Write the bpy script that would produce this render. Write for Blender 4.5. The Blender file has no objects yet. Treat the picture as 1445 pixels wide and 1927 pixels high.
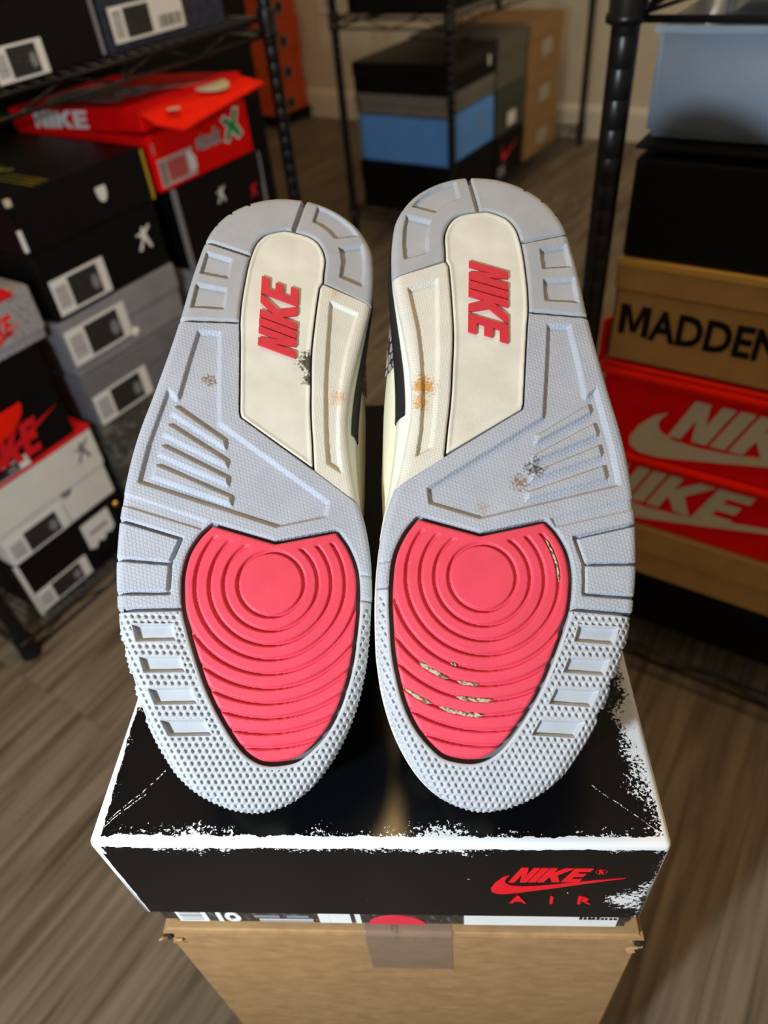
import bpy, bmesh, math, random
import numpy as np
from mathutils import Matrix, Vector
random.seed(7); np.random.seed(7)
sc = bpy.context.scene
COL = sc.collection

# ------------------------------------------------------------------ camera, world, lights, exposure
# room frame in metres: floor z=0, +Y runs along the racks towards the back wall, camera stands at (0,0,1)
CR = Matrix(((0.8436255, 0.3079980, -0.4398105), (0.5309379, -0.6005762, 0.5978404), (-0.0800061, -0.7378655, -0.6701892)))
right, down, fwd = CR.col[0], CR.col[1], CR.col[2]
cam_d = bpy.data.cameras.new('camera'); cam = bpy.data.objects.new('camera', cam_d); COL.objects.link(cam)
cm = Matrix.Identity(4)
for i in range(3):
    cm[i][0] = right[i]; cm[i][1] = -down[i]; cm[i][2] = -fwd[i]
cm[0][3], cm[1][3], cm[2][3] = 0, 0, 1.0
cam.matrix_world = cm
cam_d.sensor_fit = 'HORIZONTAL'; cam_d.sensor_width = 7.3; cam_d.lens = 7.3 * 1344 / 1445
cam_d.clip_start = 0.01; cam_d.clip_end = 50
cam_d.dof.use_dof = True; cam_d.dof.focus_distance = 0.315; cam_d.dof.aperture_fstop = 2.0
sc.camera = cam
w = bpy.data.worlds.new('world'); sc.world = w; w.use_nodes = True
w.node_tree.nodes['Background'].inputs[0].default_value = (0.9, 0.75, 0.5, 1)
w.node_tree.nodes['Background'].inputs[1].default_value = 0.01

def lamp(name, kind, loc, power, col, size):
    d = bpy.data.lights.new(name, kind); d.energy = power; d.color = col
    d.shadow_soft_size = size
    o = bpy.data.objects.new(name, d); COL.objects.link(o); o.location = loc
    return o
# a cool white work light behind the photographer's left shoulder; the room's warm ceiling lamp
lamp('work_light', 'POINT', (-0.178, -0.40, 1.0), 27.0, (0.78, 0.895, 1.0), 0.02)
lamp('ceiling_lamp_light', 'POINT', (-0.55, 0.62, 2.2), 23.0, (1.0, 0.64, 0.26), 0.13)
lamp('added_fill_light', 'POINT', (0.10, 2.60, 2.1), 17.0, (1.0, 0.86, 0.64), 0.10)  # added fill lamp that brightens the back wall
vs = sc.view_settings
vs.view_transform = 'Standard'; vs.look = 'None'; vs.exposure = 0.0; vs.gamma = 1.0; vs.use_curve_mapping = False

# ------------------------------------------------------------------ materials
MATS = {}
def nt(name):
    m = bpy.data.materials.new(name); m.use_nodes = True
    n = m.node_tree.nodes; b = n['Principled BSDF']
    return m, m.node_tree, b
def mat(name, col, rough=0.6, spec=0.5, noise=0.0, nscale=30.0, bump=0.0, bscale=200.0, metal=0.0, coat=0.0):
    if name in MATS: return MATS[name]
    m, t, b = nt(name)
    b.inputs['Base Color'].default_value = (*col, 1); b.inputs['Roughness'].default_value = rough
    b.inputs['Specular IOR Level'].default_value = spec; b.inputs['Metallic'].default_value = metal
    b.inputs['Coat Weight'].default_value = coat
    tc = t.nodes.new('ShaderNodeTexCoord')
    if noise > 0:
        nz = t.nodes.new('ShaderNodeTexNoise'); nz.inputs['Scale'].default_value = nscale; nz.inputs['Detail'].default_value = 5
        t.links.new(tc.outputs['Object'], nz.inputs['Vector'])
        mr = t.nodes.new('ShaderNodeMapRange'); mr.inputs[1].default_value = 0.3; mr.inputs[2].default_value = 0.7
        mr.inputs[3].default_value = 1 - noise; mr.inputs[4].default_value = 1 + noise
        t.links.new(nz.outputs[0], mr.inputs[0])
        mx = t.nodes.new('ShaderNodeVectorMath'); mx.operation = 'SCALE'; mx.inputs[0].default_value = col
        t.links.new(mr.outputs[0], mx.inputs['Scale']); t.links.new(mx.outputs[0], b.inputs['Base Color'])
    if bump > 0:
        n2 = t.nodes.new('ShaderNodeTexNoise'); n2.inputs['Scale'].default_value = bscale; n2.inputs['Detail'].default_value = 3
        t.links.new(tc.outputs['Object'], n2.inputs['Vector'])
        bp = t.nodes.new('ShaderNodeBump'); bp.inputs['Strength'].default_value = bump; bp.inputs['Distance'].default_value = 0.001
        t.links.new(n2.outputs[0], bp.inputs['Height']); t.links.new(bp.outputs[0], b.inputs['Normal'])
    MATS[name] = m
    return m

def math_node(t, op, a, b=None, clamp=False):
    n = t.nodes.new('ShaderNodeMath'); n.operation = op; n.use_clamp = clamp
    for i, v in enumerate((a, b)):
        if v is None: continue
        if isinstance(v, (int, float)): n.inputs[i].default_value = v
        else: t.links.new(v, n.inputs[i])
    return n.outputs[0]

def weave_height(t, pitch):
    """three sets of lines at 60 degrees: the fine triangular moulding of the outsole"""
    tc = t.nodes.new('ShaderNodeTexCoord'); outs = []
    for a in (0.2, 0.2 + math.pi / 3, 0.2 + 2 * math.pi / 3):
        mp = t.nodes.new('ShaderNodeVectorMath'); mp.operation = 'DOT_PRODUCT'
        mp.inputs[1].default_value = (math.cos(a) / pitch, math.sin(a) / pitch, 0)
        t.links.new(tc.outputs['Object'], mp.inputs[0])
        fr = math_node(t, 'FRACT', mp.outputs['Value'])
        ab = math_node(t, 'ABSOLUTE', math_node(t, 'SUBTRACT', fr, 0.5))
        outs.append(ab)
    return math_node(t, 'MULTIPLY', math_node(t, 'MINIMUM', math_node(t, 'MINIMUM', outs[0], outs[1]), outs[2]), 6.0, True), tc

def rubber(name, col, rough, pitch, strength, var=0.06, stain=None):
    if name in MATS: return MATS[name]
    m, t, b = nt(name)
    h, tc = weave_height(t, pitch)
    bp = t.nodes.new('ShaderNodeBump'); bp.inputs['Strength'].default_value = strength; bp.inputs['Distance'].default_value = 0.0004
    t.links.new(h, bp.inputs['Height']); t.links.new(bp.outputs[0], b.inputs['Normal'])
    nz = t.nodes.new('ShaderNodeTexNoise'); nz.inputs['Scale'].default_value = 60; nz.inputs['Detail'].default_value = 8
    t.links.new(tc.outputs['Object'], nz.inputs['Vector'])
    mr = t.nodes.new('ShaderNodeMapRange'); mr.inputs[1].default_value = 0.3; mr.inputs[2].default_value = 0.7
    mr.inputs[3].default_value = 1 - var; mr.inputs[4].default_value = 1 + var
    t.links.new(nz.outputs[0], mr.inputs[0])
    mx = t.nodes.new('ShaderNodeVectorMath'); mx.operation = 'SCALE'; mx.inputs[0].default_value = col
    t.links.new(mr.outputs[0], mx.inputs['Scale'])
    out = mx.outputs[0]
    for (sx, sy, rad, scol, amt) in (stain or []):
        ds = t.nodes.new('ShaderNodeVectorMath'); ds.operation = 'DISTANCE'; ds.inputs[1].default_value = (sx, sy, 0)
        t.links.new(tc.outputs['Object'], ds.inputs[0])
        n2 = t.nodes.new('ShaderNodeTexNoise'); n2.inputs['Scale'].default_value = 800; n2.inputs['Detail'].default_value = 6
        t.links.new(tc.outputs['Object'], n2.inputs['Vector'])
        f1 = math_node(t, 'SUBTRACT', 1.0, math_node(t, 'DIVIDE', ds.outputs['Value'], rad), True)
        f2 = math_node(t, 'MULTIPLY', math_node(t, 'SUBTRACT', math_node(t, 'ADD', math_node(t, 'MULTIPLY', f1, .75), n2.outputs[0]), 0.80), amt, True)
        mm = t.nodes.new('ShaderNodeMix'); mm.data_type = 'RGBA'; mm.inputs[7].default_value = (*scol, 1)
        t.links.new(f2, mm.inputs[0]); t.links.new(out, mm.inputs[6]); out = mm.outputs[2]
    t.links.new(out, b.inputs['Base Color']); b.inputs['Roughness'].default_value = rough
    b.inputs['Specular IOR Level'].default_value = 0.4
    MATS[name] = m
    return m

def speckle(name, c0, c1, scale, thr, rough=0.6, c2=None):
    if name in MATS: return MATS[name]
    m, t, b = nt(name); tc = t.nodes.new('ShaderNodeTexCoord')
    nz = t.nodes.new('ShaderNodeTexNoise'); nz.inputs['Scale'].default_value = scale; nz.inputs['Detail'].default_value = 6
    t.links.new(tc.outputs['Object'], nz.inputs['Vector'])
    f = math_node(t, 'MULTIPLY', math_node(t, 'SUBTRACT', nz.outputs[0], thr), 12.0, True)
    mm = t.nodes.new('ShaderNodeMix'); mm.data_type = 'RGBA'; mm.inputs[6].default_value = (*c0, 1); mm.inputs[7].default_value = (*c1, 1)
    t.links.new(f, mm.inputs[0]); t.links.new(mm.outputs[2], b.inputs['Base Color']); b.inputs['Roughness'].default_value = rough
    MATS[name] = m
    return m

def elephant(name):
    if name in MATS: return MATS[name]
    m, t, b = nt(name); tc = t.nodes.new('ShaderNodeTexCoord')
    vo = t.nodes.new('ShaderNodeTexVoronoi'); vo.feature = 'DISTANCE_TO_EDGE'; vo.inputs['Scale'].default_value = 190
    t.links.new(tc.outputs['Object'], vo.inputs['Vector'])
    f = math_node(t, 'GREATER_THAN', vo.outputs['Distance'], 0.09)
    mm = t.nodes.new('ShaderNodeMix'); mm.data_type = 'RGBA'; mm.inputs[6].default_value = (.03, .025, .025, 1); mm.inputs[7].default_value = (.36, .31, .27, 1)
    t.links.new(f, mm.inputs[0]); t.links.new(mm.outputs[2], b.inputs['Base Color']); b.inputs['Roughness'].default_value = .55
    MATS[name] = m
    return m

def stripes(name, c0, c1, axis, scale):
    """printed bars or lines of small print"""
    if name in MATS: return MATS[name]
    m, t, b = nt(name); tc = t.nodes.new('ShaderNodeTexCoord')
    nz = t.nodes.new('ShaderNodeTexNoise'); nz.noise_dimensions = '1D'; nz.inputs['Scale'].default_value = scale; nz.inputs['Detail'].default_value = 2
    sx = t.nodes.new('ShaderNodeSeparateXYZ'); t.links.new(tc.outputs['Object'], sx.inputs[0]); t.links.new(sx.outputs[axis], nz.inputs['W'])
    f = math_node(t, 'GREATER_THAN', nz.outputs[0], 0.5)
    mm = t.nodes.new('ShaderNodeMix'); mm.data_type = 'RGBA'; mm.inputs[6].default_value = (*c0, 1); mm.inputs[7].default_value = (*c1, 1)
    t.links.new(f, mm.inputs[0]); t.links.new(mm.outputs[2], b.inputs['Base Color']); b.inputs['Roughness'].default_value = .5
    MATS[name] = m
    return m

BLACK = mat('black_card', (.0035, .0035, .0045), .45, .25, .2, 40)
BLACKM = mat('black_card_matt', (.003, .003, .003), .65, .18, .2, 40)
WIRE = mat('black_epoxy_wire', (.004, .004, .005), .33, .4)
WHITE = mat('white_card', (.84, .84, .80), .55, .4, .05, 20)
PAPER = mat('white_paper', (.88, .88, .87), .5, .4, .03, 60)
REDBOX = mat('red_card', (.93, .003, .003), .6, .12, .08, 30)
REDLIT = mat('orange_red_lit_card', (.95, .016, .003), .6, .12, .05, 30)  # red card brightened; light on flaps and rims is put into its colour
CREAMP = mat('cream_print', (.66, .60, .46), .5, .4, .04, 30)
KRAFT = mat('kraft_card', (.36, .21, .09), .75, .3, .10, 60, .15, 400)
TAN = mat('tan_card', (.46, .26, .085), .65, .3, .08, 40)
ORANGE = mat('orange_card', (.62, .075, .01), .55, .4, .12, 20)
GREYB = mat('warm_grey_card', (.30, .29, .32), .5, .4, .1, 25)
GREYD = mat('dark_grey_card', (.20, .195, .22), .5, .4, .12, 25)
MARL = speckle('charcoal_marled_card', (.07, .07, .063), (.19, .19, .17), 60, .52)
CEMENT = speckle('cement_grey_print', (.40, .39, .41), (.10, .10, .11), 260, .56)
BLUE = mat('blue_card', (.115, .36, 1.0), .45, .4, .06, 20)
NAVY = speckle('navy_marled_card', (.016, .022, .05), (.035, .045, .08), 120, .5)
GOLD = mat('gold_print', (.55, .40, .04), .4, .5)
REDP = mat('red_print', (.75, .012, .02), .4, .4)
GREEN = mat('green_print', (.02, .33, .05), .5, .4)
GREYP = mat('grey_print', (.25, .25, .27), .5, .4)
DARKP = speckle('label_black_print', (.02, .02, .02), (.16, .16, .16), 420, .60)
BARS = stripes('barcode_print', (.70, .70, .69), (.06, .06, .06), 1, 330)
LINES = stripes('small_print', (.66, .66, .66), (.33, .33, .35), 2, 420)
BRASS = mat('brass', (.75, .48, .12), .3, .5, metal=1)

# ------------------------------------------------------------------ mesh helpers
def link(o, parent=None):
    COL.objects.link(o)
    if parent is not None: o.parent = parent
    return o
def mesh_obj(name, verts, faces, m, parent=None, smooth=False):
    me = bpy.data.meshes.new(name); me.from_pydata([tuple(v) for v in verts], [], [tuple(f) for f in faces]); me.update()
    if m: me.materials.append(m)
    if smooth: me.polygons.foreach_set('use_smooth', [True] * len(me.polygons))
    return link(bpy.data.objects.new(name, me), parent)
def bm_obj(name, bm, m, parent=None, smooth=False):
    me = bpy.data.meshes.new(name); bm.to_mesh(me); bm.free()
    if m: me.materials.append(m)
    if smooth: me.polygons.foreach_set('use_smooth', [True] * len(me.polygons))
    return link(bpy.data.objects.new(name, me), parent)
def tag(o, label, cat, group=None, kind=None):
    o['label'] = label
    if cat: o['category'] = cat
    if group: o['group'] = group
    if kind: o['kind'] = kind
    return o
def struct(o):
    o['kind'] = 'structure'
    return o
def empty(name, loc, rz=0.0):
    e = bpy.data.objects.new(name, None); e.empty_display_size = .05; COL.objects.link(e)
    e.location = loc; e.rotation_euler = (0, 0, rz)
    return e
def add_box(bm, x0, x1, y0, y1, z0, z1):
    v = [bm.verts.new(p) for p in ((x0,y0,z0),(x1,y0,z0),(x1,y1,z0),(x0,y1,z0),(x0,y0,z1),(x1,y0,z1),(x1,y1,z1),(x0,y1,z1))]
    for f in ((0,3,2,1),(4,5,6,7),(0,1,5,4),(1,2,6,5),(2,3,7,6),(3,0,4,7)): bm.faces.new([v[i] for i in f])
def box(name, x0, x1, y0, y1, z0, z1, m, parent=None, bevel=0.0, seg=2):
    bm = bmesh.new(); add_box(bm, x0, x1, y0, y1, z0, z1)
    if bevel: bmesh.ops.bevel(bm, geom=bm.edges[:], offset=bevel, segments=seg, affect='EDGES', profile=.5)
    return bm_obj(name, bm, m, parent)
def add_tube(bm, a, b, r, n=8):
    a, b = Vector(a), Vector(b); d = (b - a).normalized()
    u = d.orthogonal().normalized(); v = d.cross(u)
    ra = [bm.verts.new(a + r * (math.cos(2*math.pi*i/n) * u + math.sin(2*math.pi*i/n) * v)) for i in range(n)]
    rb = [bm.verts.new(b + r * (math.cos(2*math.pi*i/n) * u + math.sin(2*math.pi*i/n) * v)) for i in range(n)]
    for i in range(n): bm.faces.new((ra[i], ra[(i+1) % n], rb[(i+1) % n], rb[i]))
    bm.faces.new(ra[::-1]); bm.faces.new(rb)
def lathe(name, prof, m, parent, loc, n=24):
    """prof: (radius, z) pairs"""
    vs_, fs = [], []
    for r, z in prof:
        for i in range(n):
            a = 2*math.pi*i/n; vs_.append((loc[0] + r*math.cos(a), loc[1] + r*math.sin(a), loc[2] + z))
    for k in range(len(prof) - 1):
        for i in range(n):
            j = (i+1) % n; fs.append((k*n+i, k*n+j, (k+1)*n+j, (k+1)*n+i))
    fs.append(tuple(range(n))[::-1]); fs.append(tuple((len(prof)-1)*n + i for i in range(n)))
    return mesh_obj(name, vs_, fs, m, parent, True)
def frame_pt(face, a, b, d):
    """(a right, b up, d outwards) on a face as its viewer sees it"""
    return {'+x': (d, a, b), '-y': (a, -d, b), '+z': (a, b, d), '-x': (-d, -a, b)}[face]
def decal(name, face, org, pts, m, parent, t=0.0006):
    """thin printed or glued shape with its own thickness; org = 3D point of (0,0) on the face"""
    bm = bmesh.new(); O = Vector(org)
    lo = [bm.verts.new(O + Vector(frame_pt(face, a, b, 0.0))) for a, b in pts]
    hi = [bm.verts.new(O + Vector(frame_pt(face, a, b, t))) for a, b in pts]
    n = len(pts)
    bm.faces.new(hi); bm.faces.new(lo[::-1])
    for i in range(n): bm.faces.new((lo[i], lo[(i+1) % n], hi[(i+1) % n], hi[i]))
    bmesh.ops.recalc_face_normals(bm, faces=bm.faces[:])
    bmesh.ops.triangulate(bm, faces=[f for f in bm.faces if len(f.verts) > 4])
    return bm_obj(name, bm, m, parent)
def rect(a, b, w_, h_): return [(a, b), (a + w_, b), (a + w_, b + h_), (a, b + h_)]
def disc(a, b, r, ry=None, n=28, a0=0, a1=2*math.pi):
    ry = ry or r
    full = abs(a1 - a0 - 2*math.pi) < 1e-6
    return [(a + r*math.cos(a0 + (a1-a0)*i/(n if full else n-1)), b + ry*math.sin(a0 + (a1-a0)*i/(n if full else n-1))) for i in range(n)]
LETTERS = [[(0,0),(0,1),(.10,1),(.172,.45),(.172,1),(.262,1),(.262,0),(.165,0),(.09,.56),(.09,0)],
    [(.285,0),(.285,1),(.385,1),(.385,0)],
    [(.408,0),(.408,1),(.505,1),(.505,.63),(.62,1),(.735,1),(.60,.52),(.73,0),(.62,0),(.505,.41),(.505,0)],
    [(.752,0),(.752,1),(1,1),(1,.79),(.85,.79),(.85,.62),(.98,.62),(.98,.40),(.85,.40),(.85,.21),(1,.21),(1,0)]]
SWOOSH = [(25.2,-32),(22.1,-34.7),(18.8,-41),(17,-47.8),(17.6,-52),(20.2,-54.2),(24.4,-54.3),(30,-52.6),(41,-48.6),(51.1,-44.7),(61,-40.6),(70.6,-36.8),(78.3,-34),(67.2,-36.5),(58.1,-38.8),(47.5,-42.3),(39.4,-44.3),(32.5,-45),(27.6,-44.2),(24.4,-41.8),(23.3,-38.6),(23.9,-35)]
SWN = [((x - 17) / 61.3, (y + 54.3) / 61.3) for x, y in SWOOSH]
def wordmark(face, org, a, b, w_, h_, slant, m, parent, name='printed_letter', t=.0006):
    for L in LETTERS:
        decal(name, face, org, [(a + w_*s + slant*u, b + h_*u) for s, u in L], m, parent, t)
def swoosh(face, org, a, b, w_, m, parent, vs_=1.0, t=.0006):
    return decal('printed_swoosh', face, org, [(a + w_*x, b + w_*y*vs_) for x, y in SWN], m, parent, t)
def text(name, s, size, face, org, a, b, m, parent, bold=0.0, shear=0.0, sx=1.0, spacing=1.0):
    cu = bpy.data.curves.new(name, 'FONT'); cu.body = s; cu.size = size; cu.extrude = .0003; cu.offset = bold; cu.shear = shear
    cu.resolution_u = 3; cu.space_character = spacing
    tmp = bpy.data.objects.new(name, cu); COL.objects.link(tmp)
    me = bpy.data.meshes.new_from_object(tmp.evaluated_get(bpy.context.evaluated_depsgraph_get()))
    bpy.data.objects.remove(tmp); bpy.data.curves.remove(cu)
    O = Vector(org)
    for v in me.vertices:
        v.co = O + Vector(frame_pt(face, a + v.co.x * sx, b + v.co.y, .0004 + v.co.z))
    me.materials.clear(); me.materials.append(m); me.name = name
    return link(bpy.data.objects.new(name, me), parent)

# ------------------------------------------------------------------ room shell
def plank_mat():
    m, t, b = nt('vinyl_plank'); tc = t.nodes.new('ShaderNodeTexCoord'); oi = t.nodes.new('ShaderNodeObjectInfo')
    mp = t.nodes.new('ShaderNodeMapping'); mp.inputs['Scale'].default_value = (26, 1.6, 1)
    cb = t.nodes.new('ShaderNodeVectorMath'); cb.operation = 'ADD'
    sv = t.nodes.new('ShaderNodeCombineXYZ'); t.links.new(math_node(t, 'MULTIPLY', oi.outputs['Random'], 37.0), sv.inputs[0]); t.links.new(math_node(t, 'MULTIPLY', oi.outputs['Random'], 91.0), sv.inputs[1])
    t.links.new(tc.outputs['Object'], cb.inputs[0]); t.links.new(sv.outputs[0], cb.inputs[1]); t.links.new(cb.outputs[0], mp.inputs[0])
    nz = t.nodes.new('ShaderNodeTexNoise'); nz.inputs['Scale'].default_value = 2.2; nz.inputs['Detail'].default_value = 9; nz.inputs['Distortion'].default_value = .6
    t.links.new(mp.outputs[0], nz.inputs['Vector'])
    cr = t.nodes.new('ShaderNodeValToRGB'); e = cr.color_ramp.elements
    e[0].position = .28; e[0].color = (.080, .058, .038, 1); e[1].position = .72; e[1].color = (.28, .225, .165, 1)
    t.links.new(nz.outputs[0], cr.inputs[0])
    mr = t.nodes.new('ShaderNodeMapRange'); mr.inputs[3].default_value = .86; mr.inputs[4].default_value = 1.12; t.links.new(oi.outputs['Random'], mr.inputs[0])
    mx = t.nodes.new('ShaderNodeVectorMath'); mx.operation = 'SCALE'; t.links.new(cr.outputs[0], mx.inputs[0]); t.links.new(mr.outputs[0], mx.inputs['Scale'])
    t.links.new(mx.outputs[0], b.inputs['Base Color']); b.inputs['Roughness'].default_value = .5; b.inputs['Specular IOR Level'].default_value = .15
    bp = t.nodes.new('ShaderNodeBump'); bp.inputs['Strength'].default_value = .12; bp.inputs['Distance'].default_value = .001
    t.links.new(nz.outputs[0], bp.inputs['Height']); t.links.new(bp.outputs[0], b.inputs['Normal'])
    return m
PLANK = plank_mat()
WALL = mat('painted_wall', (.76, .71, .60), .8, .3, .03, 3, .05, 300)
TRIM = mat('painted_trim', (.86, .82, .73), .5, .4, .02, 5)
CEIL = mat('ceiling_paint', (.75, .72, .66), .9, .2, .02, 4)
X0, X1, Y0, Y1, ZC = -3.3, 2.2, -1.6, 3.48, 2.45
fl = struct(box('floor', X0, X1, Y0, Y1, -.08, -.006, mat('subfloor', (.05, .04, .03), .8), None))
tag(fl, 'brown wood-look vinyl plank floor', None)
bm = bmesh.new(); add_box(bm, -.0898, .0898, -.6098, .6098, -.006, 0)
bmesh.ops.bevel(bm, geom=[e for e in bm.edges if all(v.co.z > -.001 for v in e.verts)], offset=.0004, segments=1, affect='EDGES')
pme = bpy.data.meshes.new('plank'); bm.to_mesh(pme); bm.free(); pme.materials.append(PLANK)
ci = 0
x = X0 + .09
while x < X1 - .08:
    y = Y0 + .61 + random.choice((0, .2, .4, .6, .8)) - .6
    while y < Y1 + .5:
        if y - .61 > Y0 and y + .61 < Y1:
            p = link(bpy.data.objects.new('plank', pme), fl); p.location = (x, y, 0)
        else:
            a_, b_ = max(y - .6085, Y0), min(y + .6085, Y1)
            if b_ - a_ > .05: 
                p = box('plank', -.0885, .0885, -(b_-a_)/2, (b_-a_)/2, -.006, 0, PLANK, fl); p.location = (x, (a_+b_)/2, 0)
        y += 1.22
    x += .18
struct(tag(box('wall_back', X0, X1, Y1, Y1 + .1, -.08, ZC, WALL), 'beige painted back wall', None))
struct(tag(box('wall_left', X0 - .1, X0, Y0, Y1, -.08, ZC, WALL), 'beige painted wall behind the racks', None))
struct(tag(box('wall_right', X1, X1 + .1, Y0, Y1, -.08, ZC, WALL), 'beige painted side wall', None))
struct(tag(box('wall_front', X0, X1, Y0 - .1, Y0, -.08, ZC, WALL), 'beige painted wall', None))
struct(tag(box('ceiling', X0, X1, Y0, Y1, ZC, ZC + .1, CEIL), 'plain white ceiling', None))
def baseboard(name, y):
    prof = [(0, 0), (-.016, 0), (-.016, .105), (-.012, .118), (-.006, .13), (0, .132)]
    vs_ = [(X, y + a, b) for X in (X0, X1) for a, b in prof]; n = len(prof)
    fs = [(i, (i+1) % n, n + (i+1) % n, n + i) for i in range(n)] + [tuple(range(n))[::-1], tuple(range(n, 2*n))]
    return struct(tag(mesh_obj(name, vs_, fs, TRIM), 'painted baseboard along the back wall', None))
baseboard('baseboard_back', Y1)
o = empty('wall_outlet', (-2.57, Y1, .47)); tag(o, 'white electrical outlet plate low on the back wall', 'outlet')
box('cover_plate', -.06, .06, -.006, 0, -.0, .11, PAPER, o, .002)
for zz in (.028, .068): box('socket', -.018, .018, -.008, -.005, zz, zz + .026, mat('socket_face', (.55, .54, .5), .4), o, .001)
o = empty('ceiling_lamp', (-.55, .62, ZC)); tag(o, 'round flush ceiling lamp giving warm light', 'lamp')
lathe('lamp_base', [(.17, -.03), (.17, -.001)], TRIM, o, (0, 0, 0))
o = empty('ceiling_lamp', (.10, 2.60, ZC)); tag(o, 'added small ceiling fixture for the fill light near the back wall', 'lamp')  # made-up fixture to go with the added fill light
lathe('lamp_base', [(.12, -.03), (.12, -.001)], TRIM, o, (0, 0, 0))

# ------------------------------------------------------------------ wire racks
def wire_rack(label, x0, x1, y0, y1, shelves, ztop, posts='abcd', across='x'):
    r = empty('wire_rack', ((x0+x1)/2, (y0+y1)/2, 0)); tag(r, label, 'shelf rack')
    L = lambda x, y, z: (x - (x0+x1)/2, y - (y0+y1)/2, z)
    for k, (px, py) in zip('abcd', ((x0, y0), (x1, y0), (x1, y1), (x0, y1))):
        if k not in posts: continue
        prof = [(.010, 0), (.016, 0), (.016, .012), (.0127, .02)]
        z = .03
        while z < ztop:
            prof += [(.0127, z), (.01245, z + .0006), (.01245, z + .0014), (.0127, z + .002)]; z += .0254
        prof += [(.0127, ztop), (.009, ztop + .004)]
        p = lathe('post', prof, WIRE, r, L(px, py, 0), 20)
        for s in shelves:
            lathe('collar', [(.0135, -.034), (.0185, -.032), (.0185, -.026), (.0165, -.024), (.0175, .008), (.0165, .012), (.0132, .012)], WIRE, p, L(px, py, s), 20)
    for s in shelves:
        root = None
        bm = bmesh.new()
        for a, b in (((x0, y0), (x1, y0)), ((x1, y0), (x1, y1)), ((x1, y1), (x0, y1)), ((x0, y1), (x0, y0))):
            add_tube(bm, L(*a, s - .004), L(*b, s - .004), .0032, 10); add_tube(bm, L(*a, s - .030), L(*b, s - .030), .0032, 10)
        root = bm_obj('shelf_rail', bm, WIRE, r, True)
        bm = bmesh.new()
        def zig(a, b):
            a, b = Vector((*a, 0)), Vector((*b, 0)); n = max(4, int((b - a).length / .085)); prev = None
            for i in range(n + 1):
                q = a + (b - a) * i / n; q.z = s - .004 if i % 2 else s - .030
                q = Vector(L(*q))
                if prev is not None: add_tube(bm, prev, q, .002, 6)
                prev = q
        zig((x0, y0), (x1, y0)); zig((x1, y0), (x1, y1)); zig((x1, y1), (x0, y1)); zig((x0, y1), (x0, y0))
        bm_obj('shelf_truss', bm, WIRE, root, True)
        bm = bmesh.new(); n = int((y1 - y0) / .026)
        if across == 'y':
            m_ = int((x1 - x0) / .034)
            for i in range(1, m_): add_tube(bm, L(x0 + (x1-x0)*i/m_, y0, s - .0005), L(x0 + (x1-x0)*i/m_, y1, s - .0005), .0017, 5)
            n = 4
        for i in range(1, n):
            yy = y0 + (y1 - y0) * i / n; add_tube(bm, L(x0, yy, s - .0005), L(x1, yy, s - .0005), .0013, 5)
        for xx in (x0 + (x1-x0)*.33, x0 + (x1-x0)*.67): add_tube(bm, L(xx, y0, s - .004), L(xx, y1, s - .004), .0025, 6)
        d_ = bm_obj('shelf_deck', bm, WIRE, root, True)
    return r
wire_rack('black wire shelving rack holding the stacked shoe boxes and red box with open lid', -1.45, -1.022, .28, 1.195, (.034, .815), 1.30)
wire_rack('black wire shelving rack standing by the back wall around the blue box', -1.585, -1.175, 2.17, 3.36, (.08, .66), 1.30)
wire_rack('black wire shelving rack with the tan lettered box and red boxes', -.232, .20, .757, 1.75, (.066, .911), 1.35, across='y')

# ------------------------------------------------------------------ shoe boxes
def sbox(name, label, x0, x1, y0, y1, z0, z1, lidh, mb, ml, cat='shoe box', over=.003, group=None):
    r = empty(name, ((x0+x1)/2, (y0+y1)/2, z0)); tag(r, label, cat, group)
    hx, hy, h = (x1-x0)/2, (y1-y0)/2, z1 - z0
    box('box_body', -hx + over, hx - over, -hy + over, hy - over, 0, h - .004, mb, r, .0025)
    if lidh > 0:
        # lid: a top sheet with four skirts
        bm = bmesh.new(); add_box(bm, -hx, hx, -hy, hy, h - lidh, h)
        bmesh.ops.delete(bm, geom=[f for f in bm.faces if f.normal.z < -.5 or all(v.co.z < h - lidh + 1e-5 for v in f.verts)], context='FACES')
        bmesh.ops.bevel(bm, geom=[e for e in bm.edges if not e.is_boundary], offset=.003, segments=2, affect='EDGES')
        bmesh.ops.recalc_face_normals(bm, faces=bm.faces[:])
        bmesh.ops.solidify(bm, geom=bm.faces[:], thickness=.0015)
        bm_obj('lid', bm, ml, r)
    r['hx'], r['hy'], r['h'] = hx, hy, h
    return r
def size_label(r, face, a, b, w_, h_, dark=.55):
    """glued paper size label: white sheet, black panel with fine print, small print, grey picture patch"""
    hx, hy = r['hx'], r['hy']
    org = {'+x': (hx, 0, 0), '-y': (0, -hy, 0)}[face]
    l = decal('size_label', face, org, rect(a, b, w_, h_), PAPER, r, .0008)
    o2 = tuple(Vector(org) + Vector(frame_pt(face, 0, 0, .0008)))
    decal('label_panel', face, o2, rect(a + w_*.30, b + h_*.08, w_*dark, h_*.84), DARKP, l, .0003)
    decal('label_print', face, o2, rect(a + w_*.05, b + h_*.18, w_*.2, h_*.62), LINES if face == '+x' else LINES, l, .0003)
    decal('label_picture', face, o2, disc(a + w_*(.30 + dark*.82), b + h_*.45, w_*.07, h_*.22, 14), GREYP, l, .0005)
    return l
JUMP = [(-.5,-.45),(-.32,-.5),(-.1,-.12),(.02,-.08),(.2,-.5),(.36,-.48),(.2,0),(.15,.2),(.34,.33),(.5,.5),(.42,.55),(.22,.42),(.1,.36),(.1,.5),(-.03,.54),(-.08,.4),(-.2,.28),(-.42,.3),(-.44,.22),(-.2,.16),(-.16,0)]
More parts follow.
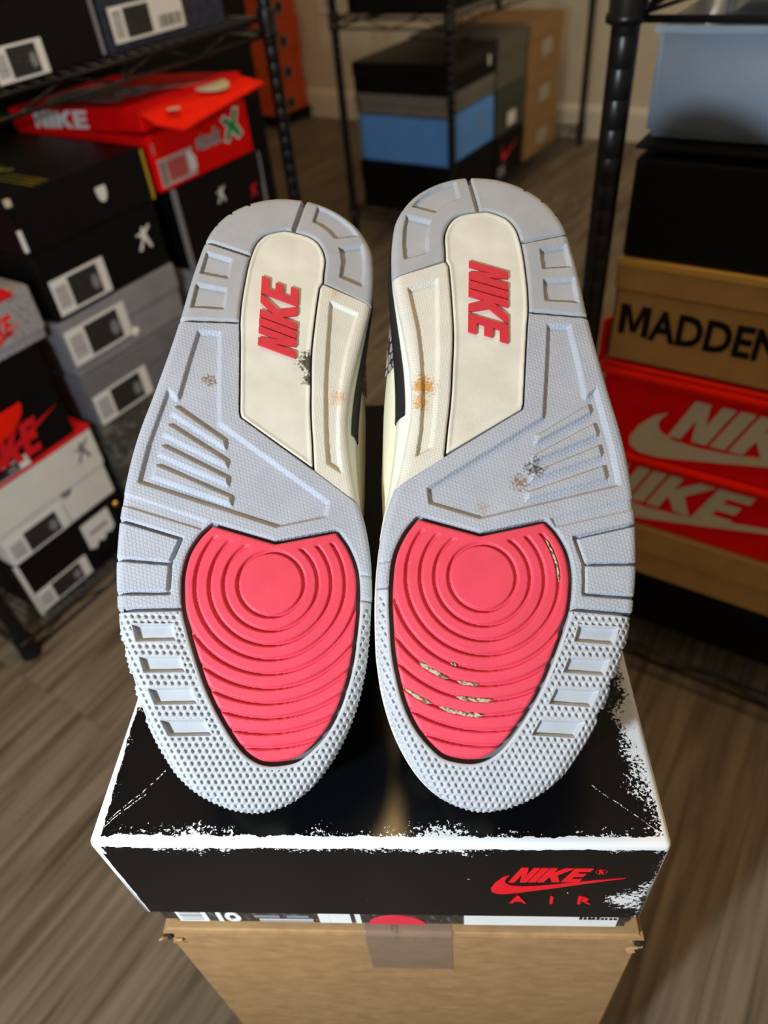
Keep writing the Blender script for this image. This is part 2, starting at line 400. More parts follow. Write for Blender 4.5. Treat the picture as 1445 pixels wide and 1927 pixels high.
def emblem(face, org, a, b, s, m, parent):
    return decal('printed_emblem', face, org, [(a + s*x_, b + s*y_) for x_, y_ in JUMP], m, parent)
FX = -1.04       # plane of the box ends on the near left rack
# first column, from the rack's bottom shelf upwards
G = None
r = sbox('shoe_box', 'black shoe box on the bottom shelf with a torn white sticker and size label', FX-.35, FX, .336, .569, .036, .158, .055, BLACK, BLACK)
size_label(r, '+x', -.112, .006, .115, .045)
decal('sticker', '+x', (r['hx'], 0, 0), [(.018,.052),(.018,.108),(.082,.108),(.082,.062),(.071,.055),(.062,.060),(.052,.049),(.041,.056),(.031,.045)], PAPER, r, .0008)
decal('sticker_print', '+x', (r['hx'] + .0008, 0, 0), rect(.03, .078, .04, .006), GREYP, r, .0003)
box('corner_strip', r['hx'] - .006, r['hx'] + .0008, -r['hy'] - .0006, -r['hy'] + .006, .002, .122, WHITE, r)
bm = bmesh.new(); bmesh.ops.create_cone(bm, segments=16, radius1=.006, radius2=.004, depth=.003, cap_ends=True, matrix=Matrix.Translation((r['hx'] + .0015, .102, .10)) @ Matrix.Rotation(math.pi/2, 4, 'Y'))
bm_obj('brass_eyelet', bm, BRASS, r)
r = sbox('shoe_box', 'off-white shoe box with red top edge and grey emblem on the lid', FX-.35, FX, .336, .569, .159, .312, .083, WHITE, WHITE)
size_label(r, '+x', -.112, .004, .12, .05)
decal('finger_hole', '+x', (r['hx'] - .0028, 0, 0), disc(.025, .066, .012, .012, 12, math.pi, 2*math.pi), GREYP, r, .0006)
box('red_edge', -r['hx'] - .0005, r['hx'] + .0006, -r['hy'] - .0006, r['hy'] + .0006, .146, .1535, REDP, r, .001)
emblem('+x', (r['hx'], 0, 0), .085, .115, .035, GREYP, r)
r = sbox('shoe_box', 'black shoe box with bright red flap and red brand lettering', FX-.35, FX, .312, .545, .313, .484, .065, BLACK, BLACK)
wordmark('+x', (r['hx'], 0, 0), -.075, .012, .12, .058, .012, REDP, r, t=.0011)
swoosh('+x', (r['hx'], 0, 0), -.10, .006, .20, REDP, r, .9)
fp = disc(.0, .103, .075, .042, 18, math.pi, 2*math.pi)
fo = decal('red_flap', '+x', (r['hx'] + .0005, 0, 0), [(a - .03, b) for a, b in fp], REDLIT, r, .004)
size_label(r, '+x', -.112, .0, .13, .020)
r = sbox('shoe_box', 'cement grey speckled shoe box with red rim topping its stack', FX-.35, FX, .336, .569, .485, .572, .07, CEMENT, CEMENT)
box('red_edge', -r['hx'] - .0005, r['hx'] + .0006, -r['hy'] - .0006, r['hy'] + .0006 - .03, .080, .0885, REDP, r, .001)
wordmark('+x', (r['hx'], 0, 0), .012, .030, .05, .030, .008, REDLIT, r)
swoosh('+x', (r['hx'], 0, 0), .008, .018, .075, REDLIT, r)
# second column
r = sbox('shoe_box', 'charcoal marled shoe box under the dark grey box', FX-.35, FX, .588, .85, .036, .160, .06, MARL, MARL)
size_label(r, '+x', -.12, .01, .12, .05)
r = sbox('shoe_box', 'charcoal flecked shoe box between grey and marled boxes', FX-.35, FX, .588, .85, .161, .288, .06, MARL, MARL)
r = sbox('shoe_box', 'dark grey shoe box with a size label below the lighter grey box', FX-.35, FX, .588, .85, .289, .392, .045, GREYD, GREYD)
size_label(r, '+x', -.125, .004, .125, .058)
r = sbox('shoe_box', 'warm grey shoe box under the black gold-emblem box', FX-.35, FX, .588, .85, .393, .493, .045, GREYB, GREYB)
size_label(r, '+x', -.128, .022, .128, .062)
bm = bmesh.new(); bmesh.ops.create_uvsphere(bm, u_segments=14, v_segments=8, radius=.009, matrix=Matrix.Translation((r['hx'] - .003, .008, .020)) @ Matrix.Diagonal((.5, 1, 1, 1)))
bm_obj('finger_tab', bm, WHITE, r, True)
r = sbox('shoe_box', 'tall black shoe box with gold emblem and scuffed lid', FX-.35, FX, .588, .85, .494, .688, .080, BLACKM, BLACK)
size_label(r, '+x', -.118, .008, .108, .058)
emblem('+x', (r['hx'], 0, 0), .085, .060, .036, PAPER, r)
emblem('+z', (0, 0, r['h']), .02, -.055, .06, GOLD, r)
for k in range(3): decal('gold_line', '+z', (0, 0, r['h']), rect(.06, -.07 + k*.012, .10, .002), GOLD, r, .0004)
box('gold_edge', r['hx'] - .003, r['hx'] + .001, r['hy'] - .004, r['hy'] + .001, .112, .190, GOLD, r)
decal('finger_hole', '+x', (r['hx'], 0, 0), disc(.03, .158, .010, .018, 14, math.pi*.9, 2.1*math.pi), PAPER, r, .001)
box('worn_corner', r['hx'] - .006, r['hx'] + .001, -r['hy'] - .001, -r['hy'] + .008, .184, .1945, CREAMP, r, .001)
box('worn_edge', r['hx'] - .004, r['hx'] + .001, -r['hy'] - .001, -r['hy'] + .005, .118, .150, PAPER, r, .001)
# third column
r = sbox('shoe_box', 'black shoe box on the bottom shelf beside the rack post', FX-.35, FX, .892, 1.13, .036, .168, .06, BLACK, BLACK)
size_label(r, '+x', -.112, .01, .12, .05)
r = sbox('shoe_box', 'matt black shoe box in the middle of the stack under the red box', FX-.35, FX, .892, 1.13, .169, .31, .06, BLACKM, BLACKM)
r = sbox('shoe_box', 'grey shoe box standing beneath the black white-edged box', FX-.35, FX, .892, 1.13, .311, .455, .06, GREYB, GREYB)
r = sbox('shoe_box', 'black shoe box with pale edges directly under the red box', FX-.35, FX, .892, 1.13, .456, .607, .06, BLACK, BLACK)
box('pale_edge', r['hx'] - .005, r['hx'] + .0012, -r['hy'] - .0012, -r['hy'] + .007, .004, .150, GREYP, r)
box('pale_edge', r['hx'] - .004, r['hx'] + .0008, r['hy'] - .005, r['hy'] + .0008, .004, .148, GREYP, r)
emblem('+x', (r['hx'], 0, 0), -.005, .105, .026, PAPER, r)
emblem('+x', (r['hx'], 0, 0), .085, .085, .022, REDP, r)
# red box with its lid ajar
bx0, bx1, by0, by1 = FX - .35, FX, .868, 1.118
r = empty('red_shoe_box', ((bx0+bx1)/2, (by0+by1)/2, .608)); tag(r, 'red shoe box with raised bright front flap and green-and-grey sticker', 'shoe box')
hx, hy = .175, .125
box('box_body', -hx, hx, -hy, hy, 0, .088, REDBOX, r, .003)
size_label_mat = mat('pink_print', (.55, .10, .10), .5)
l = decal('size_label', '+x', (hx, 0, 0), rect(-.118, .006, .085, .045), mat('pale_pink_paper', (.62, .42, .42), .5), r, .0008)
decal('label_panel', '+x', (hx + .0008, 0, 0), rect(-.098, .012, .045, .032), size_label_mat, l, .0003)
decal('label_print', '+x', (hx + .0008, 0, 0), rect(-.115, .010, .013, .036), GREYP, l, .0003)
decal('label_tag', '+x', (hx + .0008, 0, 0), [(-.046,.012),(-.030,.016),(-.030,.034),(-.042,.048),(-.048,.044)], PAPER, l, .0006)
st = text('sticker_lettering', 'stock', .036, '+x', (hx, 0, 0), -.020, .040, mat('sticker_grey', (.50, .50, .48), .5), r, .0022, .0, .78)
st2 = text('sticker_lettering', 'stock', .036, '+x', (hx + .0006, 0, 0), -.020, .040, GREYP, r, .0, .0, .78)
xo = decal('sticker_backing', '+x', (hx, 0, 0), [(.050,.035),(.062,.030),(.074,.044),(.088,.030),(.104,.038),(.092,.058),(.102,.082),(.088,.086),(.078,.066),(.062,.078),(.050,.072),(.062,.056)], PAPER, r, .0006)
decal('sticker_cross', '+x', (hx + .0006, 0, 0), [(.054,.038),(.062,.034),(.075,.050),(.090,.034),(.099,.039),(.087,.057),(.097,.079),(.088,.081),(.078,.062),(.062,.073),(.054,.070),(.067,.056)], GREEN, r, .0006)
decal('dark_slot', '+x', (hx, 0, 0), rect(-.121, .060, .004, .018), GREYP, r, .0006)
# lid: tilted up at the front so that the flap shows
lid = box('lid', -hx - .002, hx + .001, -hy - .003, hy + .003, 0, .036, REDBOX, r, .003)
lid.location = (0, 0, .0785); lid.rotation_euler = (0, math.radians(-3.0), 0); lid.location.z = .0885
wordmark('+z', (0, 0, .036), -.13, -.085, .20, .11, .03, GREYP, lid)
swoosh('+z', (0, 0, .036), -.15, -.07, .33, mat('silver_print', (.42, .40, .38), .45), lid, 1.0)
for L in LETTERS:
    decal('printed_letter', '-y', (0, -hy - .003, 0), [(-.11 + .15*s + .006*u, .004 + .028*u) for s, u in L], PAPER, lid)
bm = bmesh.new()
P = [(hx, -hy, .030), (hx, hy, .030), (hx + .052, hy + .004, .018), (hx + .046, -hy + .045, -.006), (hx + .020, -hy + .012, .010)]
P2 = [(p[0] - .001, p[1], p[2] - .004) for p in P]
a = [bm.verts.new(p) for p in P]; b = [bm.verts.new(p) for p in P2]
bm.faces.new(a); bm.faces.new(b[::-1])
for i in range(5): bm.faces.new((a[i], b[i], b[(i+1) % 5], a[(i+1) % 5]))
bmesh.ops.recalc_face_normals(bm, faces=bm.faces[:])
fl_ = bm_obj('front_flap', bm, REDLIT, lid)
bm = bmesh.new(); n = 20
vs1 = [bm.verts.new((hx - .002 + .036*math.sin(math.pi*i/(n-1)), .045 + .036*math.cos(math.pi*i/(n-1)), .0345 - .20*(.036*math.sin(math.pi*i/(n-1))))) for i in range(n)]
vs2 = [bm.verts.new(v.co - Vector((0, 0, .003))) for v in vs1]
bm.faces.new(vs1); bm.faces.new(vs2[::-1])
for i in range(n): bm.faces.new((vs1[i], vs2[i], vs2[(i+1) % n], vs1[(i+1) % n]))
bmesh.ops.recalc_face_normals(bm, faces=bm.faces[:])
bm_obj('cream_tab', bm, CREAMP, lid)
decal('printed_emblem', '+z', (hx + .024, -.072, .0215), disc(0, 0, .013, .011, 12), CREAMP, lid, .0012)
# upper shelf of the same rack
r = sbox('shoe_box', 'large plain black shoe box on the upper shelf beside the navy box', FX-.35, FX, .50, .836, .817, .985, .075, BLACK, BLACK)
size_label(r, '+x', -.02, .002, .085, .042)
box('pale_edge', r['hx'] - .003, r['hx'] + .0008, r['hy'] - .004, r['hy'] + .0008, .004, .16, GREYP, r)
r = sbox('shoe_box', 'navy marled shoe box with barcode label on the upper shelf', FX-.35, FX, .845, 1.115, .817, .955, .06, NAVY, NAVY)
l = decal('size_label', '+x', (r['hx'], 0, 0), rect(-.12, .012, .152, .046), PAPER, r, .0008)
decal('label_panel', '+x', (r['hx'] + .0008, 0, 0), rect(-.092, .016, .052, .038), DARKP, l, .0003)
decal('label_print', '+x', (r['hx'] + .0008, 0, 0), rect(-.114, .018, .016, .034), LINES, l, .0003)
decal('barcode', '+x', (r['hx'] + .0008, 0, 0), rect(-.026, .018, .05, .016), BARS, l, .0003)
for k, (ya, yb, lab) in enumerate(((.30, .66, 'tall black carton added to darken the gap behind the rack of stacked shoe boxes'), (.68, 1.12, 'wide black carton added to darken the gap behind the red box and its rack'), (1.14, 1.66, 'widest black carton, added to darken the gap beyond the rack post beside the orange boxes'))):
    sbox('added_backing_carton', lab, -1.86, -1.48, ya, yb, .0, .80, .12, BLACKM, BLACKM, 'carton')  # added boxes that make the gap behind the rack dark
# stack of orange boxes by the back wall
hs = [.138, .135, .14, .136, .138]; z = .058
o_st = empty('low_shelf_stand', (-2.93, 3.33, 0)); tag(o_st, 'low black stand under the stack of orange boxes', 'stand')
box('stand_top', -.20, .19, -.135, .135, .035, .056, BLACKM, o_st, .003)
for sx_ in (-.18, .17):
    for sy_ in (-.12, .12): box('leg', sx_ - .012, sx_ + .012, sy_ - .012, sy_ + .012, 0, .036, BLACKM, o_st, .002)
od = ['lowest of its stack, on the low black stand', 'second up from the low black stand', 'third up from the low black stand', 'fourth up from the low black stand', 'topmost of its stack above the low black stand']
for k, hh in enumerate(hs):
    dx = (.0, -.004, .006, -.006, -.03)[k]
    r = sbox('orange_shoe_box', 'orange shoe box, ' + od[k], -3.10 + dx, -2.75 + dx, 3.205, 3.455, z, z + hh, .05, ORANGE, ORANGE, group='orange boxes stacked by the back wall')
    decal('round_sticker', '+x', (r['hx'], 0, 0), disc(-.02 + .015*(k % 2), .045, .032), GREYP, r, .0006)
    decal('round_emblem', '+x', (r['hx'] + .0006, 0, 0), disc(-.02 + .015*(k % 2), .045, .024), BLACK, r, .0006)
    z += hh + .001

# ------------------------------------------------------------------ boxes on the far rack
CX0, CX1 = -1.553, -1.205
def fbox(label, y0, y1, z0, z1, lidh, mb, ml, cx0=CX0, cx1=CX1, name='shoe_box'):
    return sbox(name, label, cx0, cx1, y0, y1, z0, z1, lidh, mb, ml)
r = fbox('black shoe box below the blue box on the far rack', 2.195, 2.545, .082, .240, .07, BLACKM, BLACKM)
r = fbox('blue shoe box with a pale emblem on its end', 2.2, 2.545, .241, .386, .0, BLUE, BLUE)
emblem('+x', (r['hx'], 0, 0), .06, .075, .04, mat('pale_blue_print', (.35, .42, .6), .5), r)
decal('worn_corner', '+x', (r['hx'], 0, 0), rect(-r['hy'] + .003, .01, .012, .12), GREYP, r)
r = fbox('grey flat shoe box lying on top of the blue box', 2.195, 2.545, .387, .447, .03, mat('mid_grey_card', (.17, .165, .16), .6, .3, .08, 20), mat('mid_grey_card', (.17, .165, .16)))
r = fbox('black shoe box with faint lettering on its lid, topping the blue box stack', 2.195, 2.56, .448, .536, .04, BLACKM, BLACK)
text('lid_lettering', 'JORDAN', .035, '+z', (0, 0, r['h']), -.07, .02, mat('dim_red_print', (.12, .03, .03), .5), r, .001)
box('emblem_edge', r['hx'], r['hx'] + .0008, .11, .125, .03, .06, PAPER, r)
r = fbox('black shoe box with red logo on the far rack bottom shelf', 2.562, 2.80, .082, .232, .06, BLACKM, BLACKM)
swoosh('+x', (r['hx'], 0, 0), -.07, .06, .14, REDP, r)
decal('size_label', '+x', (r['hx'], 0, 0), rect(-.10, .01, .06, .035), GREYP, r)
r = fbox('dark green-grey shoe box with white label behind the blue box', 2.562, 2.80, .233, .385, .06, mat('green_grey_card', (.05, .055, .045), .6), mat('green_grey_card', (.05, .055, .045)))
decal('size_label', '+x', (r['hx'], 0, 0), rect(-.03, .02, .07, .045), PAPER, r, .0008)
r = fbox('grey-olive shoe box behind the lettered black box', 2.565, 2.80, .386, .545, .06, mat('olive_grey_card', (.12, .12, .095), .6), mat('olive_grey_card', (.12, .12, .095)))
for k, (z0, z1, lab) in enumerate(((.082, .232, 'brown kraft shoe box on the far rack bottom shelf'), (.233, .385, 'brown kraft shoe box second up on the far rack'), (.386, .535, 'brown kraft shoe box topmost of the kraft stack on the far rack'))):
    r = fbox(lab, 2.83, 3.14, z0, z1, .055, KRAFT, KRAFT)
    decal('size_label', '+x', (r['hx'], 0, 0), rect(-.05, .03, .10, .055), mat('dim_label', (.45, .40, .34), .6), r, .0008)
r = fbox('wide black shoe box on the upper shelf of the far rack', 2.2, 2.52, .662, .78, .05, BLACKM, BLACKM)
r = fbox('dull grey shoe box on the upper shelf of the far rack', 2.58, 2.84, .662, .79, .05, mat('dull_grey_card', (.10, .10, .09), .6), mat('dull_grey_card', (.10, .10, .09)))

# ------------------------------------------------------------------ boxes on the right rack
RX0, RX1, RY = -.212, .150, .765
def rbox(label, z0, z1, lidh, mb, ml, x0=RX0, x1=RX1, dy=.28, y=RY, name='shoe_box', cat='shoe box'):
    return sbox(name, label, x0, x1, y, y + dy, z0, z1, lidh, mb, ml, cat)
r = rbox('black shoe box on the bottom shelf under the plain tan box', .068, .205, .06, BLACKM, BLACKM, y=RY + .035, dy=.245)
r = rbox('plain tan shoe box between the black box and red boxes', .206, .298, .045, TAN, TAN)
def red_nike(label, z0, z1, aoff, big):
    r = rbox(label, z0, z1, .0, REDBOX, REDBOX)
    hy, hx_, h = r['hy'], r['hx'], r['h']
    bm = bmesh.new(); add_box(bm, -hx_ - .004, hx_ + .004, -hy - .004, hy, h - .010, h - .001)
    bmesh.ops.bevel(bm, geom=bm.edges[:], offset=.002, segments=2, affect='EDGES'); bm_obj('lid_rim', bm, REDLIT, r)
    org = (0, -hy + .0025, 0)
    wordmark('-y', org, big, .040, .172, .056, .022, CREAMP, r, t=.0017)
    swoosh('-y', org, aoff, .004, .30, CREAMP, r, .62, t=.0012)
    return r
red_nike('red shoe box with cream brand lettering resting on the plain tan box', .299, .412, -.175, -.168)
red_nike('red shoe box with cream lettering and hooked swoosh under the tan lettered box', .413, .531, -.135, -.090)
r = rbox('tan shoe box with bold black capital lettering on its side', .541, .664, .035, TAN, TAN)
decal('lettering', '-y', (0, -r['hy'] + .003, 0), [(-.170 + .034*x_, .034 + .0365*y_) for x_, y_ in ((0,0),(0,1),(.30,1),(.5,.38),(.70,1),(1,1),(1,0),(.78,0),(.78,.72),(.60,.10),(.40,.10),(.22,.72),(.22,0))], BLACK, r)
text('lettering', 'ADDEN', .050, '-y', (0, -r['hy'] + .003, 0), -.134, .034, BLACK, r, .0015, 0, .80)
for a_, b_, w_, h_ in ((-.178, .086, .356, .0016), (-.178, .004, .0016, .082)): decal('panel_line', '-y', (0, -r['hy'] + .003, 0), rect(a_, b_, w_, h_), mat('dark_tan_line', (.12, .065, .02), .7), r)
bm = bmesh.new(); add_box(bm, -.181, .18, -.142, -.128, -.0095, 0)
box('lid_lip', -r['hx'] - .001, r['hx'] + .001, -r['hy'] - .0015, -r['hy'] + .004, r['h'] - .008, r['h'] + .0005, mat('lit_tan_card', (.62, .36, .07), .5), r, .001)  # warm light from above on the lip, put into a brighter tan
bm.free()
r = rbox('orange-red cardboard tray corner holding the tan lettered box', .5315, .5405, 0, REDLIT, REDLIT, RX0 - .002, RX1, .285, RY - .002, name='cardboard_tray', cat='tray')
box('tray_side', -r['hx'] - .0, -r['hx'] + .0, 0, 0, 0, 0.0, REDLIT, r) if False else None
bm = bmesh.new()
v = [bm.verts.new(p) for p in ((-r['hx'] - .004, -r['hy'] - .003, 0), (-r['hx'] - .004, -r['hy'] + .03, 0), (-r['hx'] - .004, -r['hy'] + .03, .05), (-r['hx'] - .004, -r['hy'] - .001, .058))]
u = [bm.verts.new(q.co + Vector((.003, 0, 0))) for q in v]
bm.faces.new(v); bm.faces.new(u[::-1])
for i in range(4): bm.faces.new((v[i], u[i], u[(i+1) % 4], v[(i+1) % 4]))
bmesh.ops.recalc_face_normals(bm, faces=bm.faces[:]); bm_obj('tray_side', bm, REDLIT, r)
r = rbox('black storage box with a thin open lid above the tan lettered box', .666, .768, .0, BLACKM, BLACKM)
box('lid', -r['hx'], r['hx'], -r['hy'] + .004, r['hy'], .106, .110, BLACKM, r, .001)
def plastic():
    m, t, b = nt('frosted_plastic'); b.inputs['Base Color'].default_value = (.55, .66, .80, 1); b.inputs['Roughness'].default_value = .22
    b.inputs['Transmission Weight'].default_value = .55; b.inputs['IOR'].default_value = 1.2
    return m
FROST = plastic()
def clear_bin(label, x0, x1, y0, y1, z0, z1):
    r = empty('plastic_bin', ((x0+x1)/2, (y0+y1)/2, z0)); tag(r, label, 'storage bin')
    hx_, hy_, h = (x1-x0)/2, (y1-y0)/2, z1 - z0
    bm = bmesh.new(); add_box(bm, -hx_, hx_, -hy_, hy_, 0, h)
    bmesh.ops.delete(bm, geom=[f for f in bm.faces if f.calc_center_median().z > h - 1e-4], context='FACES')
    bmesh.ops.bevel(bm, geom=[e for e in bm.edges if not e.is_boundary], offset=.006, segments=3, affect='EDGES')
    bmesh.ops.recalc_face_normals(bm, faces=bm.faces[:]); bmesh.ops.solidify(bm, geom=bm.faces[:], thickness=.002)
    bm_obj('bin_body', bm, FROST, r, True)
    box('bin_rim', -hx_ - .003, hx_ + .003, -hy_ - .003, -hy_ + .001, h - .006, h, FROST, r, .001)
    box('contents', -hx_ + .03, hx_ - .012, -hy_ + .012, hy_ - .02, .004, h - .01, mat('pale_grey_fabric', (.30, .34, .40), .8, .2, .15, 18), r, .01)
    return r
clear_bin('frosted plastic bin on the black storage box, beneath the wire shelf', RX0 + .002, RX1, RY + .02, 1.06, .7785, .872)
clear_bin('frosted plastic bin standing on the upper wire shelf of the rack', RX0 + .010, RX1, RY + .02, 1.06, .9135, 1.12)

# ------------------------------------------------------------------ carton and shoe box under the sneakers (turned 30 degrees in the room)
A30 = math.radians(30)
def subj(x, y, z):    # millimetres in the boxes' own frame -> room metres
    c, s = math.cos(A30), math.sin(A30)
    return Vector((c*x - s*y, s*x + c*y, 1000 + z)) * .001
def carton_mat():
    m, t, b = nt('corrugated_kraft'); tc = t.nodes.new('ShaderNodeTexCoord')
    mp = t.nodes.new('ShaderNodeMapping'); mp.inputs['Scale'].default_value = (34, 34, 60); t.links.new(tc.outputs['Object'], mp.inputs[0])
    nz = t.nodes.new('ShaderNodeTexNoise'); nz.inputs['Scale'].default_value = 2.5; nz.inputs['Detail'].default_value = 10; t.links.new(mp.outputs[0], nz.inputs['Vector'])
    cr = t.nodes.new('ShaderNodeValToRGB'); e = cr.color_ramp.elements
    e[0].position = .25; e[0].color = (.32, .18, .075, 1); e[1].position = .75; e[1].color = (.45, .27, .12, 1); t.links.new(nz.outputs[0], cr.inputs[0])
    t.links.new(cr.outputs[0], b.inputs['Base Color']); b.inputs['Roughness'].default_value = .75; b.inputs['Specular IOR Level'].default_value = .25
    bp = t.nodes.new('ShaderNodeBump'); bp.inputs['Strength'].default_value = .15; bp.inputs['Distance'].default_value = .0006
    t.links.new(nz.outputs[0], bp.inputs['Height']); t.links.new(bp.outputs[0], b.inputs['Normal'])
    return m
CARTON = carton_mat()
ctop = -431.0
cx0, cx1, cy0, cy1 = -164.5, 99.0, 132.0, 497.0
r = empty('carton', subj((cx0+cx1)/2, (cy0+cy1)/2, -1000), A30); tag(r, 'brown corrugated carton with taped top standing on the floor', 'carton')
hx, hy, hz = (cx1-cx0)/2000, (cy1-cy0)/2000, (1000+ctop)/1000
bm = bmesh.new(); add_box(bm, -hx, hx, -hy, hy, 0, hz - .004)
bmesh.ops.bevel(bm, geom=[e for e in bm.edges if all(abs(abs(v.co.x) - hx) < 1e-6 and abs(abs(v.co.y) - hy) < 1e-6 for v in e.verts)], offset=.003, segments=3, affect='EDGES')
bm_obj('carton_wall', bm, CARTON, r)
for s in (-1, 1):
    bm = bmesh.new(); x_in, x_out = .0008, hx
    add_box(bm, min(s*x_in, s*x_out), max(s*x_in, s*x_out), -hy, hy, hz - .0038, hz)
    bmesh.ops.bevel(bm, geom=[e for e in bm.edges if all(v.co.z > hz - 1e-5 for v in e.verts)], offset=.0025, segments=3, affect='EDGES')
    bm_obj('top_flap', bm, CARTON, r)
# crushed corners: torn paper edges with the open flute inside
for s in (-1, 1):
    bm = bmesh.new(); rs = random.Random(3 + s)
    for k in range(7):
        ax, az = s*(hx - .003 + rs.uniform(-.005, .003)), hz - .010 + rs.uniform(-.007, .003)
        M = Matrix.Translation((ax, -hy + rs.uniform(-.0015, .003), az)) @ Matrix.Rotation(rs.uniform(-1, 1), 4, 'Y') @ Matrix.Rotation(rs.uniform(-.6, .6), 4, 'X') @ Matrix.Diagonal((rs.uniform(.003, .006), .0012, rs.uniform(.003, .007), 1))
        bmesh.ops.create_cube(bm, size=1.0, matrix=M)
    bm_obj('torn_paper', bm, CARTON, r)
    bm = bmesh.new()
    bmesh.ops.create_icosphere(bm, subdivisions=2, radius=1, matrix=Matrix.Translation((s*(hx - .002), -hy - .0004, hz - .007)) @ Matrix.Diagonal((.003, .0014, .0028, 1)))
    bm_obj('flute_hole', bm, mat('dark_cavity', (.02, .012, .006), .9), r)
def tape_mat():
    m, t, b = nt('packing_tape'); b.inputs['Base Color'].default_value = (.30, .22, .17, 1); b.inputs['Roughness'].default_value = .22
    b.inputs['Alpha'].default_value = .5
    return m
TAPE = tape_mat()
mxm = (cx0+cx1)/2
tx0, tx1 = (-51 - mxm)/1000, (-3 - mxm)/1000
vs_, fs = [], []
path = [(-.02, hz + .0006)] + [(-hy - .0006 + .0031 - .0031*math.sin(a), hz + .0006 - .0031 + .0031*math.cos(a)) for a in np.linspace(0, math.pi/2, 6)] + [(-hy - .0006, hz - .058)]
for px, pz in path:
    vs_ += [(tx0, px, pz), (tx1, px, pz), (tx0, px + (.0002 if pz < hz else 0), pz - (.0002 if pz >= hz else 0)), (tx1, px + .0002 if pz < hz else px, pz)]
n = len(path)
for i in range(n - 1):
    b0, b1 = 4*i, 4*(i+1); fs.append((b0, b0+1, b1+1, b1))
mesh_obj('packing_tape', vs_, fs, TAPE, r, True)
for k in range(3):
    bm = bmesh.new(); add_tube(bm, (tx0 + .018 + k*.010, -hy - .001, hz - .005), (tx0 + .012 + k*.011, -hy + .010, hz + .0008), .0006, 6); bm_obj('tape_wrinkle', bm, TAPE, r, True)

